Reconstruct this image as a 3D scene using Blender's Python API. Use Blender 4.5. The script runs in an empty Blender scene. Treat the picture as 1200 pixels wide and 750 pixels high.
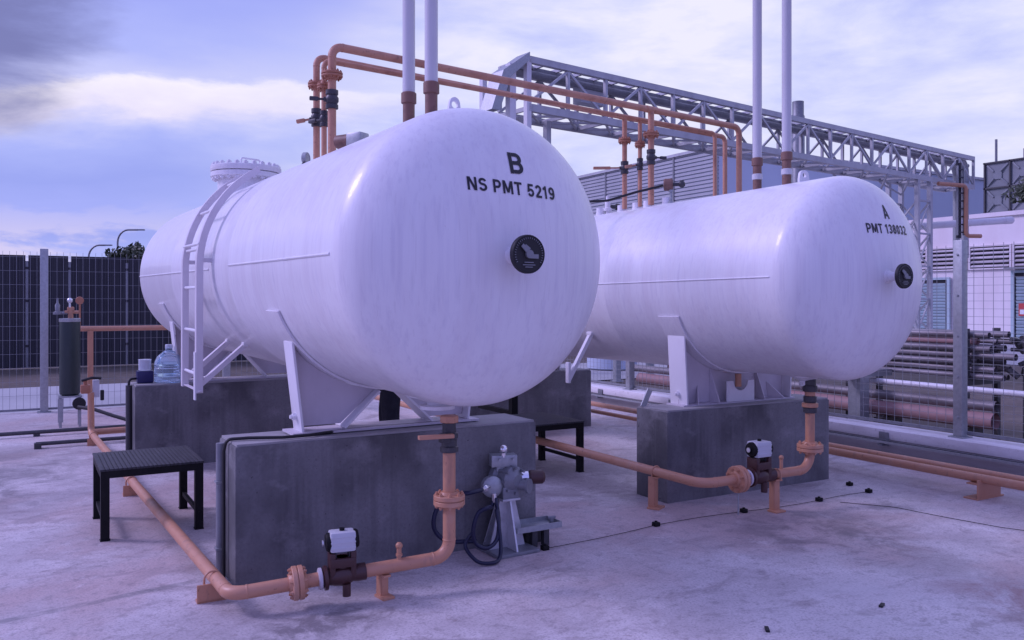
import bpy, bmesh, math, random
from mathutils import Vector, Matrix
random.seed(7)
S = bpy.context.scene
COL = S.collection
R_ = math.radians
V = Vector

# ---------------------------------------------------------------- camera
cd = bpy.data.cameras.new('camera')
cam = bpy.data.objects.new('camera', cd); COL.objects.link(cam)
cam.location = (0, 0, 1.6)
cam.rotation_euler = (R_(90), 0, R_(-30.039))
cd.sensor_width = 36; cd.lens = 29.605
cd.shift_y = -21.08/1200
cd.clip_start = 0.05; cd.clip_end = 5000
S.camera = cam

# ---------------------------------------------------------------- sky
W = bpy.data.worlds.new('World'); S.world = W; W.use_nodes = True
SUN_DIR = V((-0.66, 0.46, 0.60)).normalized()
def build_world():
    nt = W.node_tree; N = nt.nodes; L = nt.links; N.clear()
    def n(t, **k):
        o = N.new(t)
        for a, b in k.items(): setattr(o, a, b)
        return o
    def math_(op, a, b=None, c=None, clamp=False):
        m = n('ShaderNodeMath', operation=op, use_clamp=clamp)
        for i, v in enumerate((a, b, c)):
            if v is None: continue
            if isinstance(v, (int, float)): m.inputs[i].default_value = v
            else: L.new(v, m.inputs[i])
        return m.outputs[0]
    def vmath(op, a, b=None):
        m = n('ShaderNodeVectorMath', operation=op)
        for i, v in enumerate((a, b)):
            if v is None: continue
            if isinstance(v, tuple): m.inputs[i].default_value = v
            else: L.new(v, m.inputs[i])
        return m
    def ramp(fac, stops, interp='EASE'):
        r = n('ShaderNodeValToRGB'); cr = r.color_ramp; cr.interpolation = interp
        while len(cr.elements) < len(stops): cr.elements.new(0.5)
        for e, (p, c) in zip(cr.elements, stops):
            e.position = p; e.color = (*c, 1) if len(c) == 3 else c
        L.new(fac, r.inputs[0]); return r.outputs[0]
    def sstep(x, a, b):
        m = n('ShaderNodeMapRange', interpolation_type='SMOOTHSTEP')
        L.new(x, m.inputs[0]); m.inputs[1].default_value = a; m.inputs[2].default_value = b
        return m.outputs[0]
    def mix(f, a, b, bt='MIX'):
        m = n('ShaderNodeMix', data_type='RGBA', blend_type=bt)
        if isinstance(f, (int, float)): m.inputs[0].default_value = f
        else: L.new(f, m.inputs[0])
        for i, v in ((6, a), (7, b)):
            if isinstance(v, tuple): m.inputs[i].default_value = (*v, 1)
            else: L.new(v, m.inputs[i])
        return m.outputs[2]
    def noise(vec, scale, detail=6, rough=0.55, dist=0.0):
        m = n('ShaderNodeTexNoise'); L.new(vec, m.inputs['Vector'])
        m.inputs['Scale'].default_value = scale; m.inputs['Detail'].default_value = detail
        m.inputs['Roughness'].default_value = rough; m.inputs['Distortion'].default_value = dist
        return m.outputs[0]
    sky = n('ShaderNodeTexSky', sky_type='NISHITA', sun_disc=False)
    sky.sun_elevation = math.asin(SUN_DIR.z); sky.sun_rotation = math.atan2(SUN_DIR.x, SUN_DIR.y)
    sky.air_density = 1.2; sky.dust_density = 2.0
    tc = n('ShaderNodeTexCoord'); d = tc.outputs['Generated']
    sp = n('ShaderNodeSeparateXYZ'); L.new(d, sp.inputs[0])
    x, y, z = sp.outputs
    # clouds: noise over the direction itself, flattened so that banks lie level
    mp = n('ShaderNodeMapping'); L.new(d, mp.inputs[0])
    mp.inputs['Scale'].default_value = (1.0, 1.0, 3.2); mp.inputs['Rotation'].default_value = (R_(4), R_(-5), 0)
    q = mp.outputs[0]
    big = noise(q, 1.7, 4, 0.5, 0.2)
    wis = noise(q, 4.2, 9, 0.58, 0.25)
    fin = noise(q, 8.0, 9, 0.6, 0.2)
    t = vmath('DOT_PRODUCT', d, (math.sin(R_(62)), math.cos(R_(62)), 0.0)).outputs['Value']
    # left part of the sky: banks stacked by elevation, ragged by noise
    e = math_('ADD', z, math_('MULTIPLY', math_('SUBTRACT', wis, 0.5), 0.05))
    e = math_('ADD', e, math_('MULTIPLY', math_('SUBTRACT', fin, 0.5), 0.045))
    e = math_('ADD', e, math_('MULTIPLY', math_('SUBTRACT', big, 0.5), 0.09))
    e = math_('ADD', e, math_('MULTIPLY', math_('SUBTRACT', t, 0.62), -0.05))
    left = ramp(e, [(0.0, (.50, .54, 1.0)), (0.05, (.44, .50, 1.03)), (0.085, (.345, .405, .94)), (0.12, (.39, .445, 1.0)), (0.15, (.335, .395, .93)),
                    (0.185, (.42, .48, 1.0)), (0.200, (.57, .60, 1.02)), (0.214, (.88, .82, 1.03)), (0.232, (1.0, .94, 1.05)), (0.240, (.62, .64, 1.02)), (0.28, (.46, .51, 1.02)),
                    (0.33, (.38, .43, .99)), (0.5, (.44, .46, 1.0)), (1.0, (.50, .51, 1.08))], 'LINEAR')
    # low white puffs close to the horizon
    puff = math_('MULTIPLY', sstep(fin, 0.46, 0.58), math_('SUBTRACT', 1.0, sstep(z, 0.05, 0.12)))
    left = mix(math_('MULTIPLY', puff, 0.9), left, (.72, .66, .97))
    # heavy grey cloud in the upper left
    dk = vmath('DOT_PRODUCT', d, tuple(V((-0.035, 0.955, 0.295)).normalized())).outputs['Value']
    dk = math_('MULTIPLY', sstep(math_('ADD', dk, math_('MULTIPLY', math_('SUBTRACT', wis, 0.5), 0.022)), 0.990, 1.0), 0.95)
    left = mix(dk, left, (.19, .20, .46))
    # right part: pale veil with soft streaks
    st = math_('ADD', math_('ADD', math_('MULTIPLY', wis, 0.5), math_('MULTIPLY', big, 0.3)), math_('MULTIPLY', fin, 0.2))
    right = ramp(st, [(0.36, (.46, .50, 1.0)), (0.44, (.60, .64, 1.04)), (0.50, (.73, .755, 1.05)), (0.58, (.92, .90, 1.06))], 'LINEAR')
    lift = math_('SUBTRACT', 1.0, sstep(z, 0.0, 0.30))
    right = mix(math_('MULTIPLY', lift, 0.35), right, (.69, .72, 1.05))
    right = mix(sstep(z, 0.42, 0.85), right, (.50, .51, 1.08))
    f = math_('ADD', t, math_('MULTIPLY', math_('SUBTRACT', big, 0.5), 0.40))
    cl = mix(sstep(f, 0.60, 0.88), left, right)
    # the bright veil round the hidden sun, outside the frame on the left
    sd = vmath('DOT_PRODUCT', d, tuple(SUN_DIR)).outputs['Value']
    glow = math_('MULTIPLY', sstep(sd, 0.78, 1.0), 0.95)
    cl = mix(glow, cl, (.90, .88, 1.9))
    # sky behind the camera: even, duller
    back = sstep(vmath('DOT_PRODUCT', d, (-math.sin(R_(30)), -math.cos(R_(30)), 0.0)).outputs['Value'], -0.15, 0.6)
    cl = mix(math_('MULTIPLY', back, 0.9), cl, (.34, .355, .98))
    cl10 = vmath('SCALE', cl); cl10.inputs['Scale'].default_value = 10.0
    tint = mix(1.0, sky.outputs[0], (0.85, 0.72, 0.95), 'MULTIPLY')
    col = mix(0.93, tint, cl10.outputs[0])
    bg = n('ShaderNodeBackground'); bg.inputs['Strength'].default_value = 0.1
    L.new(col, bg.inputs['Color'])
    out = n('ShaderNodeOutputWorld'); L.new(bg.outputs[0], out.inputs['Surface'])
build_world()

# ---------------------------------------------------------------- sun behind the veil
sl = bpy.data.lights.new('sun', 'SUN'); sun = bpy.data.objects.new('sun', sl); COL.objects.link(sun)
sl.energy = 1.8; sl.angle = R_(14); sl.color = (0.70, 0.60, 1.0)
sun.rotation_euler = SUN_DIR.to_track_quat('Z', 'Y').to_euler()
sun.location = (-20, 15, 20)

S.view_settings.view_transform = 'Standard'; S.view_settings.look = 'None'
S.view_settings.exposure = 0.0; S.view_settings.gamma = 1.0
S.view_settings.use_curve_mapping = False

# ---------------------------------------------------------------- materials
MATS = {}
def mat(name, base, rough=0.5, metal=0.0, spec=0.5, noise=(), bump=None, coat=0.0):
    """procedural material: base colour modulated by noise layers.
    noise: list of (scale xyz, detail, lo, hi, colour, amount) in object coordinates"""
    if name in MATS: return MATS[name]
    m = bpy.data.materials.new(name); m.use_nodes = True
    nt = m.node_tree; N = nt.nodes; L = nt.links
    b = N['Principled BSDF']
    b.inputs['Roughness'].default_value = rough; b.inputs['Metallic'].default_value = metal
    b.inputs['Specular IOR Level'].default_value = spec; b.inputs['Coat Weight'].default_value = coat
    tc = N.new('ShaderNodeTexCoord'); co = tc.outputs['Object']
    cur = None
    def rgb(c):
        r = N.new('ShaderNodeRGB'); r.outputs[0].default_value = (*c, 1); return r.outputs[0]
    cur = rgb(base)
    rcur = None
    for (sc, det, lo, hi, colr, amt) in noise:
        mp = N.new('ShaderNodeMapping'); L.new(co, mp.inputs[0])
        mp.inputs['Scale'].default_value = sc if isinstance(sc, tuple) else (sc, sc, sc)
        mp.inputs['Location'].default_value = (random.uniform(-9, 9), random.uniform(-9, 9), random.uniform(-9, 9))
        nz = N.new('ShaderNodeTexNoise'); L.new(mp.outputs[0], nz.inputs['Vector'])
        nz.inputs['Scale'].default_value = 1.0; nz.inputs['Detail'].default_value = det; nz.inputs['Roughness'].default_value = 0.6
        mr = N.new('ShaderNodeMapRange'); L.new(nz.outputs[0], mr.inputs[0])
        mr.inputs[1].default_value = lo; mr.inputs[2].default_value = hi; mr.inputs[4].default_value = amt
        mx = N.new('ShaderNodeMix'); mx.data_type = 'RGBA'
        L.new(mr.outputs[0], mx.inputs[0]); L.new(cur, mx.inputs[6]); mx.inputs[7].default_value = (*colr, 1)
        cur = mx.outputs[2]
    L.new(cur, b.inputs['Base Color'])
    if bump:
        nz = N.new('ShaderNodeTexNoise'); L.new(co, nz.inputs['Vector'])
        nz.inputs['Scale'].default_value = bump[0]; nz.inputs['Detail'].default_value = 5
        bp = N.new('ShaderNodeBump'); bp.inputs['Strength'].default_value = bump[1]; bp.inputs['Distance'].default_value = bump[2]
        L.new(nz.outputs[0], bp.inputs['Height']); L.new(bp.outputs[0], b.inputs['Normal'])
    MATS[name] = m
    return m

M_TANK = mat('white tank paint', (.80, .79, .81), .37, noise=[
    ((9, 9, .5), 4, .45, .75, (.66, .61, .65), .42),          # rain streaks down the shell
    ((34, 34, .4), 3, .50, .72, (.60, .58, .66), .38), ((60, 60, .12), 2, .58, .72, (.56, .53, .56), .22),
    ((2.2, 2.2, 1.4), 6, .55, .8, (.66, .59, .62), .45),
    ((45, 45, 30), 3, .70, .80, (.45, .38, .36), .40)], coat=.12, bump=(1.6, .10, .02))
M_WPAINT = mat('white steel paint', (.78, .77, .79), .40, noise=[((6, 6, 3), 5, .52, .8, (.58, .52, .52), .5)])
M_VENT = mat('grey white vent pipe paint', (.60, .60, .62), .4, noise=[((8, 8, 1.5), 5, .5, .75, (.48, .46, .47), .6)])
M_SADDLE = mat('saddle paint', (.62, .58, .62), .5, noise=[((5, 5, 3), 5, .45, .75, (.48, .44, .47), .6)])
M_LADDER = mat('ladder paint', (.70, .66, .69), .45, noise=[((6, 6, 3), 5, .5, .8, (.55, .49, .50), .5)])
M_ORANGE = mat('orange pipe paint', (.55, .275, .165), .42, noise=[
    (6, 6, .46, .70, (.52, .24, .13), .75), ((14, 14, 5), 6, .56, .70, (.33, .19, .13), .6), (38, 4, .64, .72, (.20, .10, .06), .7), (3, 7, .56, .7, (.58, .40, .31), .5)], bump=(30, .15, .003))
M_BACKLIT = mat('backlit orange paint', (.57, .285, .175), .48, noise=[  # same orange with browner mottling: the backlit shade is put into the colour
    (6, 6, .46, .70, (.36, .15, .09), .75), (24, 4, .60, .72, (.19, .09, .06), .6)], bump=(30, .15, .003))
M_ORDARK = mat('weathered orange paint', (.42, .18, .10), .5, noise=[(7, 5, .45, .75, (.42, .17, .10), .6)])
M_RUST = mat('brown primer', (.22, .115, .085), .55, noise=[(14, 5, .45, .7, (.08, .04, .03), .7)])
M_BROWNCAST = mat('dark red brown valve paint', (.065, .026, .024), .35, noise=[(20, 5, .5, .75, (.06, .02, .02), .6)])
M_BLACK = mat('black steel paint', (.006, .006, .007), .6, spec=.25, noise=[(12, 5, .5, .75, (.016, .015, .016), .6)])
M_RUBBER = mat('black rubber', (.012, .012, .015), .55)
M_DARKV = mat('dark grey valve body', (.05, .05, .055), .42, noise=[(25, 4, .5, .75, (.10, .09, .09), .5)])
M_GALV = mat('galvanised steel', (.42, .44, .45), .45, .55, noise=[
    (26, 4, .4, .7, (.30, .32, .34), .7), (4, 5, .5, .8, (.34, .33, .33), .5)])
M_GALVD = mat('dull grey steel', (.25, .26, .28), .5, .35, noise=[(12, 5, .45, .75, (.16, .16, .18), .7)])
M_TRUSS = mat('grey bridge paint', (.50, .51, .53), .5, .2, noise=[(3, 5, .45, .75, (.34, .34, .36), .7)])
M_BRUSH = mat('brushed light steel', (.62, .62, .64), .38, .4, noise=[(14, 5, .45, .7, (.42, .42, .44), .7)])
M_ALU = mat('bright aluminium', (.75, .76, .78), .30, .75, noise=[(18, 4, .45, .75, (.55, .56, .58), .5)])
M_CHROME = mat('polished steel', (.80, .80, .82), .16, 1.0)
M_ACT = mat('pale actuator casing', (.56, .57, .60), .35, noise=[(16, 4, .5, .75, (.55, .57, .6), .4)])
M_PED = mat('dark pedestal concrete', (.20, .196, .20), .8, noise=[
    ((1.5, 1.5, 1.2), 7, .44, .64, (.070, .069, .072), .85),
    ((7, 7, .5), 6, .50, .66, (.27, .265, .27), .35), ((16, 16, .5), 4, .56, .70, (.07, .069, .071), .30),
    ((3, 3, 4), 8, .54, .70, (.32, .31, .315), .55), ((34, 34, 34), 3, .66, .72, (.03, .03, .032), .8), (55, 3, .45, .75, (.09, .09, .09), .4)], bump=(22, .35, .01))
M_PEDTOP = mat('pale pedestal screed', (.36, .35, .35), .8, noise=[(4, 7, .4, .7, (.22, .21, .21), .7), (50, 2, .4, .8, (.28, .27, .27), .4)], bump=(30, .3, .006))
M_CONCW = mat('pale painted concrete', (.80, .76, .77), .75, noise=[
    ((3, 1.2, 3), 7, .48, .74, (.46, .41, .40), .5), (20, 4, .58, .75, (.36, .33, .32), .5)], bump=(25, .3, .01))
M_GROUT = mat('grey kerb face concrete', (.50, .46, .47), .85, noise=[((3, .8, 5), 7, .4, .7, (.30, .27, .27), .8)], bump=(25, .3, .01))
M_HOSE = mat('blue rubber hose', (.008, .010, .040), .35)
M_CYL = mat('dark green cylinder paint', (.022, .035, .033), .38, noise=[((6, 6, 2), 5, .5, .75, (.05, .06, .06), .5)])
M_BARR = mat('dark barrier sheet', (.030, .030, .038), .6, noise=[((14, 14, .4), 3, .4, .7, (.05, .05, .06), .7), (1.0, 5, .45, .75, (.045, .042, .05), .6)])
M_EARTH = mat('brown earth', (.115, .092, .078), .95, noise=[(.35, 8, .4, .68, (.06, .055, .04), .8), (2.5, 7, .5, .75, (.19, .16, .14), .6)], bump=(6, .6, .05))
M_ROAD = mat('pale road concrete', (.42, .42, .43), .85, noise=[(.5, 8, .4, .7, (.30, .30, .31), .7)])
M_CLAD = mat('grey ribbed cladding', (.46, .47, .49), .5, noise=[((.4, .4, .2), 5, .4, .7, (.36, .37, .39), .7)])
M_CLADB = mat('flat blue grey cladding', (.50, .57, .66), .6, noise=[((.3, .3, .1), 5, .4, .7, (.44, .51, .60), .6)])
M_WALLW = mat('white building wall', (.80, .74, .75), .75, noise=[((.5, .5, .2), 6, .45, .75, (.62, .52, .52), .6), ((3, 3, .3), 4, .6, .8, (.5, .42, .42), .35)])
M_LOUVER = mat('louvre blades', (.66, .62, .64), .6, noise=[(1.5, 5, .45, .7, (.36, .33, .35), .6)])
M_DARKIN = mat('dark interior', (.035, .033, .04), .8)
M_DOOR = mat('pale blue door paint', (.40, .52, .56), .55, noise=[(1.2, 5, .45, .7, (.32, .42, .46), .6)])
M_WTANK = mat('grey tank panel', (.24, .255, .275), .6, noise=[(.7, 6, .4, .7, (.15, .18, .19), .7)])
M_RACKP = mat('stored grey pipe', (.33, .31, .32), .5, .25, noise=[((4, .8, 4), 6, .42, .68, (.13, .11, .115), .85)])
M_RACKR = mat('stored pinkish primer pipe', (.44, .26, .25), .6, noise=[((4, .9, 4), 6, .42, .7, (.25, .16, .16), .85)])
M_REDBR = mat('faded red paint', (.30, .09, .08), .6, noise=[(3, 5, .45, .7, (.18, .06, .06), .6)])
M_CLOTH = mat('dark trouser cloth', (.010, .011, .018), .9, noise=[(12, 5, .4, .7, (.022, .023, .032), .7)], bump=(9, .5, .02))
M_SHIRT = mat('grey work shirt cloth', (.20, .21, .25), .9, noise=[(10, 5, .4, .7, (.14, .15, .18), .7)], bump=(9, .4, .02))
M_SKIN = mat('skin', (.42, .24, .17), .5)
M_HAIR = mat('dark hair', (.015, .012, .010), .6)
M_INK = mat('black stencil paint', (.012, .012, .018), .45)
M_BARK = mat('bark', (.075, .055, .045), .9, noise=[((8, 8, 2), 5, .4, .7, (.04, .03, .025), .7)])
M_LEAF = mat('dark green leaves', (.035, .05, .028), .6, noise=[(2.0, 4, .35, .7, (.07, .085, .045), .9)])
M_GLASSBLK = mat('black gauge face', (.012, .012, .015), .12)
M_MESHW = mat('grey mesh wire', (.30, .31, .33), .5, .3)
M_REDSIGN = mat('red sign paint', (.50, .06, .06), .5)
M_SIGNW = mat('white sign paint', (.75, .75, .76), .5)

def plastic(name, col, alpha_rough=.12, trans=.85):
    m = bpy.data.materials.new(name); m.use_nodes = True
    b = m.node_tree.nodes['Principled BSDF']
    b.inputs['Base Color'].default_value = (*col, 1); b.inputs['Roughness'].default_value = alpha_rough
    b.inputs['Transmission Weight'].default_value = trans; b.inputs['IOR'].default_value = 1.25
    return m
M_JUG = plastic('pale blue clear plastic', (.62, .80, .95))
M_JAR = plastic('milky plastic', (.85, .90, .97), .3, .5)
M_BLUEPL = mat('dark blue plastic', (.02, .02, .10), .3)

def floor_material():
    m = bpy.data.materials.new('yard concrete'); m.use_nodes = True
    nt = m.node_tree; N = nt.nodes; L = nt.links; b = N['Principled BSDF']
    tc = N.new('ShaderNodeTexCoord'); co = tc.outputs['Object']
    def noise(scale, det=6, rough=.6, loc=(0, 0, 0), dist=0.0):
        mp = N.new('ShaderNodeMapping'); L.new(co, mp.inputs[0]); mp.inputs['Location'].default_value = loc
        mp.inputs['Scale'].default_value = scale if isinstance(scale, tuple) else (scale,)*3
        nz = N.new('ShaderNodeTexNoise'); L.new(mp.outputs[0], nz.inputs['Vector']); nz.inputs['Scale'].default_value = 1
        nz.inputs['Detail'].default_value = det; nz.inputs['Roughness'].default_value = rough; nz.inputs['Distortion'].default_value = dist
        return nz.outputs[0]
    def rng(x, a, b_, lo=0., hi=1., smooth=True):
        r = N.new('ShaderNodeMapRange'); L.new(x, r.inputs[0])
        if smooth: r.interpolation_type = 'SMOOTHSTEP'
        for i, v in zip((1, 2, 3, 4), (a, b_, lo, hi)): r.inputs[i].default_value = v
        return r.outputs[0]
    def mth(op, a, c):
        q = N.new('ShaderNodeMath'); q.operation = op
        for i, v in enumerate((a, c)):
            if isinstance(v, (int, float)): q.inputs[i].default_value = v
            else: L.new(v, q.inputs[i])
        return q.outputs[0]
    def mix(f, a, c):
        q = N.new('ShaderNodeMix'); q.data_type = 'RGBA'; L.new(f, q.inputs[0])
        for i, v in ((6, a), (7, c)):
            if isinstance(v, tuple): q.inputs[i].default_value = (*v, 1)
            else: L.new(v, q.inputs[i])
        return q.outputs[2]
    c = mix(rng(noise(.55, 8, .62), .36, .66), (.44, .392, .402), (.67, .61, .61))
    c = mix(rng(noise(1.7, 9, .68, (3, 1, 0), .6), .50, .62, 0, .45), c, (.74, .69, .69))
    c = mix(rng(noise((1.1, 2.0, 1), 9, .7, (7, 2, 0), .8), .53, .64, 0, .55), c, (.27, .22, .225))
    c = mix(rng(noise(.42, 7, .6, (2, 9, 0), .5), .47, .62, 0, .7), c, (.52, .385, .365))      # rusty pink wash
    c = mix(rng(noise((3.4, 5.2, 1), 9, .72, (6, 3, 0), 1.0), .56, .66, 0, .42), c, (.24, .195, .205))   # scuffs
    c = mix(rng(noise((4.5, 3.1, 1), 8, .7, (2, 8, 0), .8), .56, .68, 0, .35), c, (.76, .71, .71))
    c = mix(rng(noise(13, 7, .75, (1, 4, 0)), .50, .66, 0, .55), c, (.25, .215, .22))
    c = mix(rng(noise((26, 34, 1), 6, .75, (9, 1, 0)), .60, .70, 0, .6), c, (.20, .16, .16))
    c = mix(rng(noise((5.5, 8, 1), 9, .78, (1, 7, 0), .5), .60, .66, 0, .5), c, (.28, .205, .195))
    c = mix(rng(noise(70, 4, .7), .46, .68, 0, .55), c, (.22, .20, .205))
    sp = N.new('ShaderNodeSeparateXYZ'); L.new(co, sp.inputs[0])
    X, Y = sp.outputs[0], sp.outputs[1]
    def blob(px, py, rx, ry, col, amt, c, sc=2.2):
        dx = mth('DIVIDE', mth('SUBTRACT', X, px), rx); dy = mth('DIVIDE', mth('SUBTRACT', Y, py), ry)
        d2 = mth('ADD', mth('MULTIPLY', dx, dx), mth('MULTIPLY', dy, dy))
        msk = mth('MULTIPLY', rng(d2, 0.0, 1.0, 1.0, 0.0), rng(noise(sc, 8, .7, (px, py, 0), .7), .40, .62, 0, amt))
        return mix(msk, c, col)
    c = blob(4.75, 3.95, .75, .85, (.13, .11, .12), .65, c, 3.2)      # oily patch by the valve
    c = blob(4.0, 2.9, 1.0, .5, (.60, .57, .57), .6, c)                 # pale scour
    c = blob(4.7, 2.2, .55, 1.1, (.33, .20, .19), .8, c)                # rust at right
    c = blob(1.25, 4.1, .6, .3, (.15, .13, .14), .8, c, 3.5)
    c = blob(-.2, 9.0, .9, 2.2, (.17, .155, .165), .7, c)
    # filled joint running across the lower left corner
    ax, ay, bx, by = -0.108, 4.925, 0.779, 5.075
    ln = math.hypot(bx-ax, by-ay); nx, ny = -(by-ay)/ln, (bx-ax)/ln
    dist = mth('ABSOLUTE', mth('ADD', mth('ADD', mth('MULTIPLY', mth('SUBTRACT', X, ax), nx), mth('MULTIPLY', mth('SUBTRACT', Y, ay), ny)),
                               mth('MULTIPLY', mth('SUBTRACT', noise(3, 5), .5), .06)), 0)
    along = mth('ADD', mth('MULTIPLY', mth('SUBTRACT', X, ax), -ny*-1), mth('MULTIPLY', mth('SUBTRACT', Y, ay), nx*-1))
    msk = mth('MULTIPLY', rng(dist, .020, .045, 1, 0), rng(noise(6, 6, .7, (5, 5, 0)), .38, .58, .2, .6))
    msk = mth('MULTIPLY', msk, rng(mth('ADD', X, mth('MULTIPLY', noise(2), .2)), .80, 1.1, 1, 0))
    c = mix(msk, c, (.17, .165, .17))
    L.new(c, b.inputs['Base Color'])
    rr = rng(noise(1.2, 6, .6, (4, 4, 0)), .35, .7, .52, .80); L.new(rr, b.inputs['Roughness'])
    b.inputs['Specular IOR Level'].default_value = .35
    h = mth('ADD', mth('MULTIPLY', noise(2.2, 8, .65), .6), mth('MULTIPLY', noise(45, 4, .6), .12))
    bp = N.new('ShaderNodeBump'); bp.inputs['Strength'].default_value = .35; bp.inputs['Distance'].default_value = .03
    L.new(h, bp.inputs['Height']); L.new(bp.outputs[0], b.inputs['Normal'])
    return m
M_FLOOR = floor_material()

# ---------------------------------------------------------------- mesh helpers
class MB:
    def __init__(s): s.bm = bmesh.new()
    def _merge(s, tb):
        me = bpy.data.meshes.new('tmp'); tb.to_mesh(me); tb.free(); s.bm.from_mesh(me); bpy.data.meshes.remove(me)
    def box(s, c, d, rot=None, bev=0.0):
        tb = bmesh.new(); bmesh.ops.create_cube(tb, size=1.0)
        bmesh.ops.scale(tb, vec=d, verts=tb.verts)
        if bev: bmesh.ops.bevel(tb, geom=tb.edges[:], offset=bev, segments=2, affect='EDGES', profile=.6)
        mx = Matrix.Translation(V(c))
        if rot is not None: mx = mx @ (rot if isinstance(rot, Matrix) else Matrix.Rotation(rot, 4, 'Z'))
        bmesh.ops.transform(tb, matrix=mx, verts=tb.verts); s._merge(tb); return s
    def bounds(s, x0, x1, y0, y1, z0, z1, bev=0.0):
        return s.box(((x0+x1)/2, (y0+y1)/2, (z0+z1)/2), (x1-x0, y1-y0, z1-z0), bev=bev)
    def bar(s, p0, p1, w, h, up=(0, 0, 1), bev=0.0):
        p0, p1 = V(p0), V(p1); a = (p1-p0); ln = a.length; a.normalize(); up = V(up)
        if abs(a.dot(up)) > .98: up = V((0, 1, 0))
        sx = a.cross(up).normalized(); uz = sx.cross(a).normalized()
        m = Matrix((sx, a, uz)).transposed().to_4x4()
        return s.box((p0+p1)/2, (w, ln, h), rot=m, bev=bev)
    def rings(s, loops, close=True, cap0=True, cap1=True):
        prev = None; first = None
        for lp in loops:
            vs = [s.bm.verts.new(p) for p in lp]
            if prev:
                nn = len(vs)
                for i in range(nn if close else nn-1):
                    s.bm.faces.new((prev[i], prev[(i+1) % nn], vs[(i+1) % nn], vs[i]))
            else: first = vs
            prev = vs
        if cap0: s.bm.faces.new(list(reversed(first)))
        if cap1: s.bm.faces.new(prev)
        return s
    def tube(s, pts, r, seg=12, cap=True):
        pts = [V(p) for p in pts]; n = len(pts)
        rr = r if isinstance(r, (list, tuple)) else [r]*n
        t0 = (pts[1]-pts[0]).normalized(); u = t0.orthogonal().normalized(); loops = []; tp = t0
        for i, p in enumerate(pts):
            if i == 0: t = t0
            elif i == n-1: t = (pts[i]-pts[i-1]).normalized()
            else: t = ((pts[i]-pts[i-1]).normalized()+(pts[i+1]-pts[i]).normalized()).normalized()
            u = tp.rotation_difference(t) @ u; u = (u-t*u.dot(t)).normalized(); w = t.cross(u); tp = t
            k = 1.0
            loops.append([p+(u*math.cos(2*math.pi*j/seg)+w*math.sin(2*math.pi*j/seg))*rr[i]*k for j in range(seg)])
        return s.rings(loops, cap0=cap, cap1=cap)
    def cyl(s, p0, p1, r0, r1=None, seg=20): return s.tube([p0, p1], [r0, r0 if r1 is None else r1], seg)
    def lathe(s, o, axis, prof, seg=32, cap0=True, cap1=True):
        """prof: list of (radius, distance along axis)"""
        o = V(o); a = V(axis).normalized(); u = a.orthogonal().normalized(); w = a.cross(u)
        loops = [[o+a*h+(u*math.cos(2*math.pi*j/seg)+w*math.sin(2*math.pi*j/seg))*max(r, 1e-4) for j in range(seg)] for r, h in prof]
        return s.rings(loops, cap0=cap0, cap1=cap1)
    def sphere(s, c, r, seg=16, sc=(1, 1, 1)):
        tb = bmesh.new(); bmesh.ops.create_uvsphere(tb, u_segments=seg, v_segments=max(6, seg//2), radius=r)
        bmesh.ops.scale(tb, vec=sc, verts=tb.verts); bmesh.ops.translate(tb, vec=V(c), verts=tb.verts); s._merge(tb); return s
    def prism(s, pts, dvec):
        d = V(dvec); a = [V(p) for p in pts]; return s.rings([a, [p+d for p in a]])
    def quad(s, a, b, c, d):
        s.bm.faces.new([s.bm.verts.new(V(p)) for p in (a, b, c, d)]); return s
    def flange(s, p, axis, R, th, nb=8, gap=.004, bolt=True):
        """a bolted pair of flange discs centred on p"""
        p = V(p); a = V(axis).normalized(); u = a.orthogonal().normalized(); w = a.cross(u)
        for k in (-1, 1):
            h0, h1 = (gap/2)*k, (gap/2+th)*k
            s.lathe(p, a*k, [(R-.003, gap/2), (R, gap/2+.003), (R, gap/2+th-.003), (R-.003, gap/2+th), (R*.62, gap/2+th+.002), (R*.52, gap/2+th+.018)], 28)
        s.lathe(p, a, [(R*.9, -gap/2-.001), (R*.9, gap/2+.001)], 28)
        if bolt:
            for i in range(nb):
                an = 2*math.pi*(i+.5)/nb; q = p+(u*math.cos(an)+w*math.sin(an))*R*.79
                h = gap/2+th
                s.cyl(q-a*(h+.018), q+a*(h+.018), R*.075, seg=6)
                for k in (-1, 1): s.cyl(q+a*k*(h), q+a*k*(h+.011), R*.13, seg=6)
        return s

ROOT = {}
def thing(name, label, cat, loc=(0, 0, 0), rot=None, group=None):
    o = bpy.data.objects.new(name, None); COL.objects.link(o); o.empty_display_size = .2
    o.location = loc
    if rot: o.rotation_euler = rot
    o['label'] = label; o['category'] = cat
    if group: o['group'] = group
    ROOT[o] = V(loc); return o
def finish(me, smooth=35):
    bm = bmesh.new(); bm.from_mesh(me)
    bmesh.ops.recalc_face_normals(bm, faces=bm.faces)
    ang = R_(smooth)
    for f in bm.faces: f.smooth = True
    for e in bm.edges:
        e.smooth = len(e.link_faces) == 2 and e.calc_face_angle(0) < ang
    bm.to_mesh(me); bm.free()
def obj(name, mb, m, parent=None, local=False, smooth=35):
    me = bpy.data.meshes.new(name); mb.bm.to_mesh(me); mb.bm.free()
    finish(me, smooth)
    me.materials.append(m)
    o = bpy.data.objects.new(name, me); COL.objects.link(o)
    if parent is not None:
        o.parent = parent; r = ROOT[parent]; ROOT[o] = r
        if not local: me.transform(Matrix.Translation(-r))
    return o
def tag(o, label, cat, group=None):
    o['label'] = label; o['category'] = cat
    if group: o['group'] = group
    return o
def single(name, mb, m, label, cat, origin, group=None, smooth=35):
    o = obj(name, mb, m, smooth=smooth); o.data.transform(Matrix.Translation(-V(origin))); o.location = origin
    return tag(o, label, cat, group)
def struct(name, mb, m):
    o = obj(name, mb, m); o['kind'] = 'structure'; return o
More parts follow.
